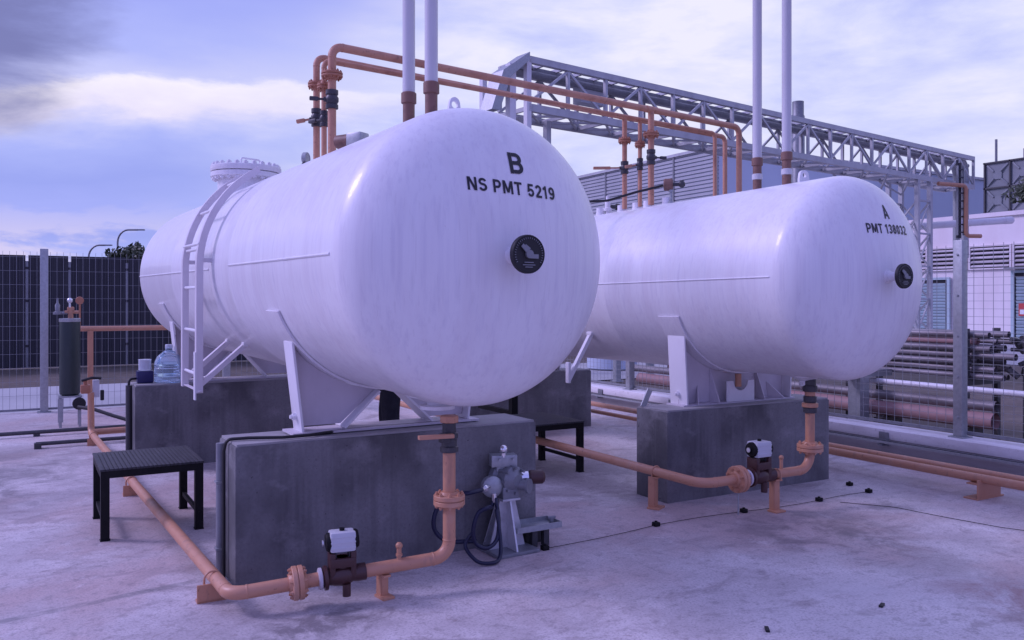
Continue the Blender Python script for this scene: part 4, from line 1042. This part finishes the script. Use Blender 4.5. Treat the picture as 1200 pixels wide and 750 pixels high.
# ================================================================ PERSON BEHIND TANK B
def person(x, y):
    t = thing('person', 'person in dark trousers standing behind tank B near the right step table', 'person', (x, y, 0))
    me = bpy.data.meshes.new('body')
    vs = [(0, 0, .88), (0, .01, 1.05), (0, .01, 1.22), (0, 0, 1.34), (0, -.01, 1.42), (0, -.03, 1.49), (0, -.045, 1.56), (0, -.03, 1.64),
          (-.09, 0, .84), (-.095, -.06, .48), (-.09, .0, .10), (-.095, -.05, .045), (-.10, -.15, .03),
          (.09, 0, .84), (.10, -.01, .47), (.10, .06, .10), (.105, .01, .045), (.115, -.09, .03),
          (-.17, 0, 1.33), (-.22, -.04, 1.09), (-.16, -.26, 1.13), (-.14, -.32, 1.15),
          (.17, 0, 1.33), (.22, -.04, 1.09), (.16, -.25, 1.12), (.14, -.31, 1.14)]
    es = [(0, 1), (1, 2), (2, 3), (3, 4), (4, 5), (5, 6), (6, 7), (0, 8), (8, 9), (9, 10), (10, 11), (11, 12), (0, 13), (13, 14), (14, 15), (15, 16), (16, 17),
          (3, 18), (18, 19), (19, 20), (20, 21), (3, 22), (22, 23), (23, 24), (24, 25)]
    rad = [.13, .125, .135, .13, .055, .06, .085, .07, .092, .062, .042, .042, .034, .092, .062, .042, .042, .034, .052, .042, .032, .036, .052, .042, .032, .036]
    me.from_pydata(vs, es, []); o = bpy.data.objects.new('body', me); COL.objects.link(o); o.parent = t; ROOT[o] = ROOT[t]
    sm = o.modifiers.new('skin', 'SKIN'); sm.use_smooth_shade = True
    sub = o.modifiers.new('sub', 'SUBSURF'); sub.levels = sub.render_levels = 2
    for i, v in enumerate(me.skin_vertices[0].data):
        v.radius = (rad[i], rad[i]*(.75 if i in (0, 1, 2, 3) else 1)); v.use_root = (i == 0)
    me.materials.append(M_SKIN)
    def sheath(name, vlist, elist, rl, m, sq=1.0):
        q = bpy.data.meshes.new(name); q.from_pydata(vlist, elist, []); p = bpy.data.objects.new(name, q); COL.objects.link(p); p.parent = t; ROOT[p] = ROOT[t]
        a = p.modifiers.new('skin', 'SKIN'); a.use_smooth_shade = True; b = p.modifiers.new('sub', 'SUBSURF'); b.levels = b.render_levels = 2
        for i, v in enumerate(q.skin_vertices[0].data): v.radius = (rl[i], rl[i]*(.8 if i == 0 else 1)); v.use_root = (i == 0)
        q.materials.append(m); return p
    sheath('trousers', [(0, 0, .92), (-.09, 0, .80), (-.095, -.05, .48), (-.088, .005, .09), (.09, 0, .80), (.10, -.005, .47), (.098, .062, .09)],
           [(0, 1), (1, 2), (2, 3), (0, 4), (4, 5), (5, 6)], [.155, .112, .092, .072, .112, .092, .072], M_CLOTH)
    sheath('shirt', [(0, .01, 1.05), (0, .01, .93), (0, .01, 1.22), (0, 0, 1.33), (-.17, 0, 1.325), (-.21, 0, 1.17), (.17, 0, 1.325), (.21, .01, 1.17)],
           [(0, 1), (0, 2), (2, 3), (3, 4), (4, 5), (3, 6), (6, 7)], [.15, .155, .155, .145, .07, .06, .07, .06], M_SHIRT)
    hm = MB().sphere((0, -.025, 1.60), .098, 16, (.92, 1.05, 1.0)); obj('hair', hm, M_HAIR, t, local=True)
    for k_ in (-1, 1):
        obj('boot', MB().box((.1*k_, -.06+.03*k_, .04), (.10, .27, .08), bev=.03), M_BLACK, t, local=True)
    for k_, hand in ((-1, (-.14, -.32, 1.15)), (1, (.14, -.31, 1.14))):
        f = MB()
        for i in range(4):
            b = V(hand)+V(((i-1.5)*.019, -.02, 0)); L_ = (.07, .08, .075, .06)[i]
            f.tube([b, b+V((0, -L_*.5, -.012)), b+V((0, -L_*.85, -.035))], [.010, .009, .007], 8)
        b = V(hand)+V((-.03*k_, -.03, -.0)); f.tube([b, b+V((-.02*k_, -.03, -.02)), b+V((-.02*k_, -.035, -.05))], [.011, .010, .008], 8)
        obj('fingers', f, M_SKIN, t, local=True)
    fm = MB().sphere((-.032, -.128, 1.575), .011, 10).sphere((.032, -.128, 1.575), .011, 10); obj('eyes', fm, M_INK, t, local=True)
    obj('nose', MB().tube([(0, -.125, 1.575), (0, -.148, 1.545), (0, -.125, 1.54)], [.008, .013, .008], 8).sphere((-.085, -.03, 1.56), .022, 10, (.5, 1, 1.4)).sphere((.085, -.03, 1.56), .022, 10, (.5, 1, 1.4)), M_SKIN, t, local=True)
    t.rotation_euler = (0, 0, R_(246))
    return t
person(3.10, 7.72)

# ================================================================ FLOOR ANCHORS AND CABLES
an = [(2.905, 4.60), (3.90, 4.69), (4.73, 4.66), (5.52, 4.62), (6.13, 4.62), (6.22, 4.88)]
for i, (x, y) in enumerate(an):
    where = ['beside the pump stand', 'in front of the left post of the tank A drain pipe', 'below the white actuator of tank A', 'in front of the tank A plinth, right of the riser', 'farther right by the kerb pipes, lower of two', 'farther right by the kerb pipes, upper of two'][i]
    single('floor_clip', MB().box((x, y, .015), (.045, .045, .030), bev=.005).cyl((x, y, .030), (x, y, .038), .010, seg=8), M_BLACK, 'black cable clip '+where, 'clip', (x, y, 0), 'black cable clips on the slab')
pts = []
for i in range(5):
    (x, y), (x2, y2) = an[i], an[i+1] if i < 4 else an[4]
    for s_ in range(6):
        f = s_/6; pts.append((x+(x2-x)*f+random.uniform(-.004, .004), y+(y2-y)*f+.02*math.sin(f*math.pi)*(1 if i % 2 else -1), .008))
single('floor_cable', MB().tube([p for i, p in enumerate(pts) if i == 0 or (V(p)-V(pts[i-1])).length > .01], .0024, 6), M_RUBBER, 'thin dark cable clipped across the slab from the pump to the kerb pipes', 'cable', (4, 4.65, 0))
single('floor_cable', MB().tube(fillet([(5.62, 4.50, .006), (5.85, 4.18, .006), (5.90, 3.80, .006), (5.98, 3.42, .006), (6.15, 3.05, .006)], .3, 5), .0024, 6), M_RUBBER, 'thin dark loose cable curving across the slab at the right', 'cable', (5.85, 4.0, 0))
for (x, y, r_, lab) in ((3.13, 2.93, .9, 'tiny dark scrap on the bare slab, nearer the bottom edge'), (3.90, 2.86, .4, 'tiny dark scrap on the bare slab, right of centre')):
    single('scrap', MB().box((x, y, .006), (.055, .02, .012), rot=r_, bev=.003), M_RUBBER, lab, 'debris', (x, y, 0), 'scraps on the slab')

# ================================================================ YARD BEYOND THE RIGHT FENCE
# stored pipes, all parallel to the fence
def store(x, z, y0, y1, r, m, label, wall=True):
    mb = MB().tube([(x, y0, z), (x, y1, z)], r, 14, cap=False).tube([(x, y0, z), (x, y1, z)], r*.88, 14, cap=False)
    # ring ends
    return single('stored_pipe', mb, m, label, 'pipe', (x, (y0+y1)/2, z), 'steel pipes stored beyond the right fence')
rows = ['lowest', 'second', 'third', 'fourth', 'fifth', 'sixth', 'top']
for lv in range(7):
    z = .765+lv*.078
    for cc in range(3):
        x = 9.25+cc*.16+(lv % 2)*.04
        rr = [.034, .026, .038, .030][(lv*2+cc*3) % 4]
        col = M_RACKP if (lv*3+cc) % 11 != 4 else M_RACKR
        store(x, z, 5.30+random.uniform(-.15, .40), 11.3+random.uniform(-.6, .4), rr, col,
              'grey steel pipe on the rack beyond the fence, %s row up, %s' % (rows[lv], ['front', 'middle', 'back'][cc]))
rk = thing('pipe_rack', 'dark steel rack frame carrying the stored pipes beyond the fence', 'rack', (9.4, 8, 0))
for yy in (5.65, 7.2, 8.9, 10.6):
    m = MB().bounds(9.14, 9.20, yy-.03, yy+.03, 0, 1.30).bounds(9.74, 9.80, yy-.03, yy+.03, 0, 1.30).bounds(9.20, 9.74, yy-.03, yy+.03, .66, .73)
    obj('rack_frame', m, M_DARKV, rk)
store(8.95, .645, 2.0, 13.2, .036, M_WPAINT, 'long pale pipe running low just behind the fence')
store(9.00, .480, 5.20, 11.5, .058, M_RACKP, 'fat grey pipe on the ground beyond the fence above the pink one')
store(8.97, .320, 5.20, 11.2, .090, M_RACKR, 'fattest pinkish pipe on the ground beyond the fence')
for i, yy in enumerate((5.5, 6.5, 7.6, 8.8)):
    single('timber_sleeper', MB().bounds(8.78, 9.18, yy-.05, yy+.05, -.03, .228), M_EARTH, 'short timber bearer under the fat pipes, number %s from the near end' % ['one', 'two', 'three', 'four'][i], 'timber', (8.8, yy, 0), 'timber bearers under the stored pipes')
tp = thing('pipe_stanchion', 'grey T shaped steel stanchion beyond the fence under the end of tank A', 'stanchion', (8.68, 6.68, 0))
obj('column', MB().bounds(8.60, 8.77, 6.60, 6.77, 0, .66).bounds(8.56, 8.81, 6.56, 6.81, 0, .05), M_GALV, tp)
obj('crossarm', MB().bounds(8.35, 9.20, 6.60, 6.77, .70, .78).bounds(8.60, 8.77, 6.60, 6.77, .66, .70), M_GALV, tp)
# tangle of fittings at the pipe ends
tg = thing('valve_fitting', 'tangle of dark pipe fittings with a pale handwheel at the stored pipe ends', 'fittings', (9.55, 5.15, .7))
m = MB()
random.seed(5)
for i in range(26):
    p = V((9.40+random.uniform(-.12, .3), 5.12+random.uniform(-.12, .22), .80+random.uniform(0, .42)))
    q = p+V((random.uniform(-.12, .12), random.uniform(-.12, .12), random.uniform(-.08, .08)))
    m.cyl(p, q, random.uniform(.015, .04), seg=8)
m.bounds(9.42, 9.48, 5.10, 5.16, 0, .85)
obj('fittings', m, M_DARKV, tg)
pts = [(9.45+.13*math.cos(a), 5.02, 1.17+.13*math.sin(a)) for a in [2*math.pi*i/24 for i in range(25)]]
obj('handwheel', MB().tube(pts, .014, 8).cyl((9.33, 5.02, 1.17), (9.57, 5.02, 1.17), .010, seg=6).cyl((9.45, 5.02, 1.05), (9.45, 5.02, 1.29), .010, seg=6), M_WPAINT, tg)
# a few farther items glimpsed under tank A
single('storage_drum', MB().lathe((12.2, 16.3, 0), (0, 0, 1), [(.55, 0), (.6, .03), (.6, 1.2), (.45, 1.35), (.1, 1.42), (.1, 1.55)], 24), M_CLADB, 'blue grey vessel glimpsed under tank A beyond the fence', 'vessel', (12.2, 16.3, 0))
single('red_cabinet', MB().box((13.6, 15.4, .42), (.5, .5, .9), bev=.02).box((13.35, 15.15, .42), (.3, .02, .7), rot=0), M_REDBR, 'faded red cabinet glimpsed under tank A beyond the fence', 'cabinet', (13.6, 15.4, 0))
for i, (x, y, h_) in enumerate(((10.3, 13.6, 1.5), (10.9, 13.3, 1.6))):
    single('bollard_post', MB().bounds(x-.06, x+.06, y-.06, y+.06, 0, h_).bounds(x-.10, x+.10, y-.10, y+.10, 0, .02), M_GALV, 'pale steel post under tank A beyond the fence, %s of two' % ('left', 'right')[i], 'post', (x, y, 0), 'pale posts beyond the fence')

# ---- white building with louvres
XB = 34.0
wb = thing('white_building', 'long white building with a louvre band and pale blue louvred doors', 'building', (XB, 26, 0))
obj('wall', MB().bounds(XB, XB+9, 12.0, 44.0, -.05, 5.05), M_WALLW, wb)
obj('parapet', MB().bounds(XB-.12, XB+9.1, 11.9, 44.1, 5.05, 5.22), M_WALLW, wb)
def louver(y0, y1, z0, z1, n, m, depth=.10, pitch=.6):
    fr = obj('louvre', MB().bounds(XB-.012, XB-.004, y0, y1, z0, z1), M_DARKIN, wb)
    mb = MB()
    for i in range(n):
        z = z0+(z1-z0)*(i+.5)/n
        mb.box((XB-.06, (y0+y1)/2, z), (.12, y1-y0-.06, .04), rot=Matrix.Rotation(-pitch, 4, 'Y'))
    obj('blades', mb, m, fr)
    f = MB().bounds(XB-.10, XB-.012, y0-.06, y0, z0-.06, z1+.06).bounds(XB-.10, XB-.012, y1, y1+.06, z0-.06, z1+.06).bounds(XB-.10, XB-.012, y0, y1, z1, z1+.06).bounds(XB-.10, XB-.012, y0, y1, z0-.06, z0)
    obj('louvre_frame', f, M_WALLW, fr)
y = 17.3
while y < 40:
    louver(y, y+1.62, 2.98, 3.86, 5, M_LOUVER); y += 1.80
def blue_door(y0, y1, z1):
    d = obj('door', MB().bounds(XB-.06, XB-.013, y0, y1, 0, z1), M_DARKIN, wb)
    mb = MB(); n = int(z1/.14)
    for i in range(n): mb.box((XB-.10, (y0+y1)/2, .12+i*(z1-.2)/n), (.05, y1-y0-.16, .10), rot=Matrix.Rotation(-.5, 4, 'Y'))
    obj('door_slats', mb, M_DOOR, d)
    f = MB().bounds(XB-.15, XB-.06, y0-.12, y0, 0, z1+.1).bounds(XB-.15, XB-.06, y1, y1+.12, 0, z1+.1).bounds(XB-.15, XB-.06, y0, y1, z1, z1+.1).bounds(XB-.15, XB-.06, (y0+y1)/2-.07, (y0+y1)/2+.07, 0, z1)
    obj('door_frame', f, M_DOOR, d)
blue_door(21.7, 24.6, 2.55)
blue_door(17.2, 18.9, 2.75)
sg = obj('warning_sign', MB().bounds(XB-.17, XB-.16, 18.25, 18.70, 1.05, 1.55), M_REDSIGN, wb)
obj('sign_plate', MB().bounds(XB-.175, XB-.172, 18.30, 18.65, 1.12, 1.30), M_SIGNW, sg)
# dark door canopy bars
obj('canopy', MB().bounds(XB-.5, XB-.16, 17.0, 19.1, 2.90, 2.97), M_GALVD, wb)
# sectional water tank on the roof
wt = thing('water_tank', 'grey sectional water tank with pressed panels on the white building roof', 'water tank', (XB+1.2, 17, 5.22))
zt0 = 5.23; n_r = 2; ph = 1.02
obj('tank_core', MB().bounds(XB+.55, XB+6, 10.0, 20.45, zt0, zt0+2.12), M_WTANK, wt)
for r_ in range(2):
    for k_ in range(10):
        y0 = 20.45-(k_+1)*1.04; z0 = zt0+.02+r_*1.05
        m = MB(); xf = XB+.55
        # pressed X panel: shallow pyramid ridges
        c_ = V((xf-.10, y0+.52, z0+.52))
        crn = [V((xf-.004, y0+.04, z0+.04)), V((xf-.004, y0+1.0, z0+.04)), V((xf-.004, y0+1.0, z0+1.0)), V((xf-.004, y0+.04, z0+1.0))]
        for i in range(4): m.bar(crn[i]+(c_-crn[i])*.12, crn[i]+(c_-crn[i])*.72, .07, .04, up=(1, 0, 0), bev=.012)
        m.prism([V((xf-.003, y0+.34, z0+.34)), V((xf-.003, y0+.70, z0+.34)), V((xf-.003, y0+.70, z0+.70)), V((xf-.003, y0+.34, z0+.70))], (-.04, 0, 0))
        obj('pressed_panel', m, M_WTANK, wt)
m = MB()
for k_ in range(11): m.bounds(XB+.47, XB+.545, 20.45-k_*1.04-.03, 20.45-k_*1.04+.03, zt0, zt0+2.14)
for r_ in range(3): m.bounds(XB+.47, XB+.546, 10.0, 20.5, zt0-.02+r_*1.05, zt0+.04+r_*1.05)
obj('joint_ribs', m, M_DARKV, wt)
for i, (y_, h_) in enumerate(((20.2, 1.0), (19.05, .45))):
    single('rod', MB().cyl((XB+.9, y_, zt0+2.12), (XB+.9, y_, zt0+2.12+h_), .05, seg=8), M_GALVD, '%s thin rod standing on the rooftop water tank' % ('taller', 'shorter')[i], 'rod', (XB+.9, y_, zt0+2.12), 'thin rods on the water tank')

# ---- big shed
sh = thing('industrial_shed', 'large grey ribbed shed with a flat blue grey end wall', 'shed', (36, 40, 0))
m = MB(); X0 = 32.08; Y0 = 33.4; ZT = 9.95
obj('core', MB().bounds(X0+.06, X0+40, Y0+.06, 75, -.05, ZT-.1), M_CLADB, sh)
m = MB(); z = .1
while z < ZT:
    m.bounds(X0-.02, X0+.05, Y0+.06, 75, z, z+.15); z += .215
obj('ribbed_cladding', m, M_CLAD, sh)
m = MB()
for yy in (33.5, 37.0, 40.2, 43.5, 47, 51): m.bounds(X0-.07, X0-.025, yy-.05, yy+.05, 0, ZT)
obj('downpipes', m, M_GALVD, sh)
obj('fascia', MB().bounds(X0-.12, X0+40, Y0-.06, 75.1, ZT-.1, ZT+.06), M_TRUSS, sh)

# ---- lattice conveyor bridge
A0 = V((9.30, 15.42, 0)); A1 = V((29.75, 18.05, 0)); dd = (A1-A0).normalized(); pp = V((-dd.y, dd.x, 0)); Lb = (A1-A0).length
ZT_, ZB_ = 6.86, 5.76; WID = 1.0
br = thing('conveyor_bridge', 'long pale grey lattice pipe bridge crossing high up behind the tanks', 'bridge', (18, 16.5, 0))
def bp(s_, w, z): return A0+dd*s_+pp*w+V((0, 0, z))
nbay = 18
for w, nm in ((0, 'near'), (WID, 'far')):
    obj('top_chord', MB().bar(bp(0, w, ZT_-.07), bp(Lb, w, ZT_-.07), .12, .14), M_TRUSS, br)
    obj('bottom_chord', MB().bar(bp(0, w, ZB_), bp(Lb, w, ZB_), .12, .16), M_TRUSS, br)
    for i in range(nbay+1):
        s_ = Lb*i/nbay
        obj('vertical', MB().bar(bp(s_, w, ZB_+.08), bp(s_, w, ZT_-.14), .07 if i % 2 else .085, .07, up=dd), M_TRUSS, br)
    for i in range(nbay):
        s0, s1 = Lb*i/nbay, Lb*(i+1)/nbay
        a, b = (ZB_+.08, ZT_-.14) if i % 2 == 0 else (ZT_-.14, ZB_+.08)
        obj('diagonal', MB().bar(bp(s0, w, a), bp(s1, w, b), .055, .055, up=pp), M_TRUSS, br)
m = MB().bar(bp(-.1, WID*.62, ZT_-.16), bp(Lb+.1, WID*.62, ZT_-.16), .42, .05).bar(bp(-.1, WID*.62-.21, ZT_-.12), bp(Lb+.1, WID*.62-.21, ZT_-.12), .03, .10).bar(bp(-.1, WID*.62+.21, ZT_-.12), bp(Lb+.1, WID*.62+.21, ZT_-.12), .03, .10)
obj('cable_deck', m, M_GALVD, br)
m = MB()
for i in range(nbay*2+1):
    s_ = Lb*i/(nbay*2); m.bar(bp(s_, 0, ZT_-.05), bp(s_, WID, ZT_-.05), .06, .08)
for i in range(nbay):
    s0, s1 = Lb*i/nbay, Lb*(i+1)/nbay
    m.bar(bp(s0, 0, ZT_-.10), bp(s1, WID, ZT_-.10), .05, .05)
obj('roof_beams', m, M_TRUSS, br)
m = MB()
for i in range(nbay+1):
    s_ = Lb*i/nbay; m.bar(bp(s_, 0, ZB_-.02), bp(s_, WID, ZB_-.02), .06, .09)
for i in range(nbay):
    s0, s1 = Lb*i/nbay, Lb*(i+1)/nbay
    m.bar(bp(s0, 0, ZB_-.03), bp(s1, WID, ZB_-.03), .05, .05)
    m.bar(bp(s0, WID, ZB_-.035), bp(s1, 0, ZB_-.035), .05, .05)
obj('floor_lattice', m, M_TRUSS, br)
m = MB().tube([bp(.3, .30, ZT_-.27), bp(Lb+.2, .30, ZT_-.27)], .08, 12)
obj('carried_pipes', m, M_GALVD, br)
obj('cable_box', MB().box(bp(2.2, .45, ZT_-.45), (.75, .3, .42), rot=math.atan2(dd.y, dd.x)), M_CLAD, br)
# sloping end hood and chute at the left end
hoodn = [bp(-.05, -.15, ZT_+.05), bp(-.75, -.15, ZT_-.45), bp(-1.05, -.15, ZB_-.2), bp(-.85, -.15, ZB_-.2), bp(-.55, -.15, ZT_-.55), bp(-.05, -.15, ZT_-.12)]
obj('end_hood', MB().prism(hoodn, pp*.45), M_GALV, br)
obj('end_frame', MB().bar(bp(-.45, 0, ZB_-.8), bp(-.45, 0, ZT_-.25), .16, .16, up=dd).bar(bp(0, 0, ZB_-.8), bp(0, 0, ZT_), .12, .12, up=dd).bar(bp(-.45, WID, ZB_-.8), bp(-.45, WID, ZT_-.25), .12, .12, up=dd), M_WPAINT, br)
def trestle(s_, half=.35):
    for w in (0, WID):
        for k_ in (-half, half):
            obj('trestle_leg', MB().bar(bp(s_+k_, w, 0), bp(s_+k_, w, ZB_-.08), .14, .14, up=dd), M_TRUSS, br)
    m = MB(); z = .6
    while z < ZB_-1.0:
        for k_ in (-half, half):
            m.bar(bp(s_+k_, 0, z), bp(s_+k_, WID, z+1.1), .05, .05, up=dd).bar(bp(s_+k_, WID, z), bp(s_+k_, 0, z+1.1), .05, .05, up=dd)
        for w in (0, WID): m.bar(bp(s_-half, w, z+1.1), bp(s_+half, w, z+1.1), .06, .06).bar(bp(s_-half, w, z), bp(s_+half, w, z+1.1), .045, .045)
        z += 1.1
    obj('trestle_bracing', m, M_TRUSS, br)
trestle(17.0, .42)
obj('end_leg', MB().bar(bp(.96, .5, 0), bp(.96, .5, ZB_-.08), .13, .13, up=dd).bar(bp(.96, .5, ZB_-.7), bp(.1, .5, ZB_-.1), .06, .06, up=dd), M_TRUSS, br)
for i in range(3):
    pass
# walkway brackets under the bridge
for s_ in (13.2, 14.6, 16.0): obj('hanger', MB().bar(bp(s_, -.05, ZB_-.10), bp(s_+.5, WID*.5, ZB_-.55), .05, .05).bar(bp(s_, WID, ZB_-.10), bp(s_+.5, WID*.5, ZB_-.55), .05, .05), M_TRUSS, br)
# bends at the right-hand end
dn = thing('duct', 'grey twin ducts bending down from the right end of the bridge', 'duct', (29.9, 18.6, 0))
obj('duct_bend', MB().tube(fillet([bp(Lb-.9, .25, ZT_-.14), bp(Lb-.1, .25, ZT_-.14), bp(Lb-.1, .25, 3.2)], .5, 8), .13, 16), M_GALV, dn)
obj('duct_bend', MB().tube(fillet([bp(Lb-.9, .75, ZT_-.14), bp(Lb+.35, .75, ZT_-.14), bp(Lb+.35, .75, 3.6)], .5, 8), .13, 16), M_GALV, dn)
cl_ = thing('cable_ladder', 'dark vertical cable ladder at the right end of the conveyor bridge', 'cable tray', (27.9, 17.35, 0))
obj('side_rails', MB().bounds(27.78, 27.83, 17.40, 17.46, 3.9, 6.3).bounds(27.98, 28.03, 17.30, 17.36, 3.9, 6.3), M_GALV, cl_)
m = MB()
for i in range(9): m.bar((27.80, 17.43, 4.0+i*.27), (28.0, 17.33, 4.0+i*.27), .04, .05)
m.tube([(27.86, 17.47, 3.8), (27.86, 17.47, 6.5)], .04, 8).tube([(27.94, 17.43, 3.8), (27.94, 17.43, 6.4)], .05, 8)
obj('cables', m, M_DARKV, cl_)
op = thing('bridge_pipe', 'orange pipe dropping at the right end of the conveyor bridge', 'pipe', (28.0, 17.31, 0))
obj('pipe_run', MB().tube(fillet([(26.9, 17.55, 5.63), (28.0, 17.25, 5.60), (28.0, 17.25, 3.87), (28.5, 17.02, 3.87)], .15), .07, 12), M_ORANGE, op)
single('white_duct', MB().tube([(27.0, 18.6, 4.25), (31.4, 17.9, 4.62)], .13, 14).tube([(31.38, 17.9, 4.62), (31.8, 17.85, 4.65)], .14, 14), M_WPAINT, 'white horizontal duct with a dark end before the white building', 'duct', (29, 18.2, 4.3))
# thin lattice ladder tower beside tank A
lt = thing('lattice_mast', 'slim pale lattice mast in front of the blue louvred door', 'mast', (25.6, 17.9, 0))
m = MB()
lx, ly = 25.55, 17.85
for k_ in ((-.25, -.25), (.25, -.25), (.25, .25), (-.25, .25)): m.bar((lx+k_[0], ly+k_[1], 0), (lx+k_[0], ly+k_[1], 4.4), .05, .05)
for i in range(8):
    z = .2+i*.52
    m.bar((lx-.25, ly-.25, z), (lx+.25, ly-.25, z+.52), .035, .035).bar((lx-.25, ly+.25, z+.52), (lx-.25, ly-.25, z), .035, .035).bar((lx-.25, ly-.25, z), (lx+.25, ly-.25, z), .035, .035)
obj('lattice', m, M_GALV, lt)
single('chimney', MB().lathe((24.9, 21.8, 0), (0, 0, 1), [(.24, 0), (.24, 8.5), (.21, 8.55), (.21, 9.05), (.16, 9.05)], 16), M_GALVD, 'grey round chimney rising just behind the conveyor bridge', 'chimney', (24.9, 21.8, 0))

# ================================================================ LAMPS AND TREES
def street_lamp(x, y, h, arm, label):
    t = thing('street_lamp', label, 'street lamp', (x, y, 0), None, 'street lamps beyond the hoarding')
    c = V((.86, -.5, 0))
    base = V((x, y, 0))
    pts = [base, base+V((0, 0, h-1.4))]+[base+V((0, 0, h-1.4))+c*(1.2*(1-math.cos(R_(k))))+V((0, 0, 1.4*math.sin(R_(k)))) for k in range(15, 91, 15)]+[base+V((0, 0, h))+c*arm]
    obj('pole', MB().tube(pts, .10, 8), M_GALVD, t)
    e = base+V((0, 0, h))+c*arm
    obj('lamp_head', MB().bar(e-c*.1, e+c*.75, .3, .14, bev=.04), M_GALVD, t)
street_lamp(6.2, 106, 8.0, 1.9, 'thin curved street lamp beyond the hoarding, the shorter left one')
street_lamp(9.0, 104, 9.7, 2.3, 'thin curved street lamp beyond the hoarding, the taller right one')

def tree(x, y, h, cr, label, n=900, seed=1, leaf=.16, zsq=.7, cat='tree', trunk_r=.12):
    rnd = random.Random(seed)
    t = thing('tree', label, cat, (x, y, 0))
    tr_ = MB(); top = h-cr*zsq
    tr_.tube([(x, y, -.02), (x+.05, y, top*.5), (x-.04, y+.05, top)], [trunk_r, trunk_r*.8, trunk_r*.55], 10)
    clumps = []
    for i in range(13):
        a = rnd.uniform(0, 6.28); r_ = cr*rnd.uniform(.25, .8); z = top+cr*zsq*rnd.uniform(-.45, .85)
        c = V((x+r_*math.cos(a), y+r_*math.sin(a), z)); clumps.append((c, cr*rnd.uniform(.25, .45)))
        tr_.tube([(x, y, top*.7), ((x+c.x)/2, (y+c.y)/2, (top*.8+c.z)/2+.1), c], [trunk_r*.5, trunk_r*.3, trunk_r*.12], 6)
    obj('trunk', tr_, M_BARK, t)
    lf = MB()
    for i in range(n):
        c, r_ = rnd.choice(clumps)
        d = V((rnd.gauss(0, 1), rnd.gauss(0, 1), rnd.gauss(0, .8))).normalized()*r_*rnd.random()**.45
        p = c+d; u = V((rnd.gauss(0, 1), rnd.gauss(0, 1), rnd.gauss(0, 1))).normalized(); w = u.orthogonal().normalized()
        s_ = leaf*rnd.uniform(.6, 1.3)
        lf.quad(p-u*s_, p+w*s_*.5, p+u*s_, p-w*s_*.5)
    obj('crown', lf, M_LEAF, t)
    return t
tree(4.25, 40, 3.95, 1.3, 'dark bushy tree showing over the hoarding beside tank B', 2600, 3, .13)
tree(6.6, 42, 4.2, 1.9, 'dark bushy tree beyond the hoarding, hidden mostly by tank B', 2000, 4, .13)
tree(20.75, 11.05, 4.80, .62, 'small dark leafy tree tip entering at the right edge', 900, 9, .085, .8, trunk_r=.05)
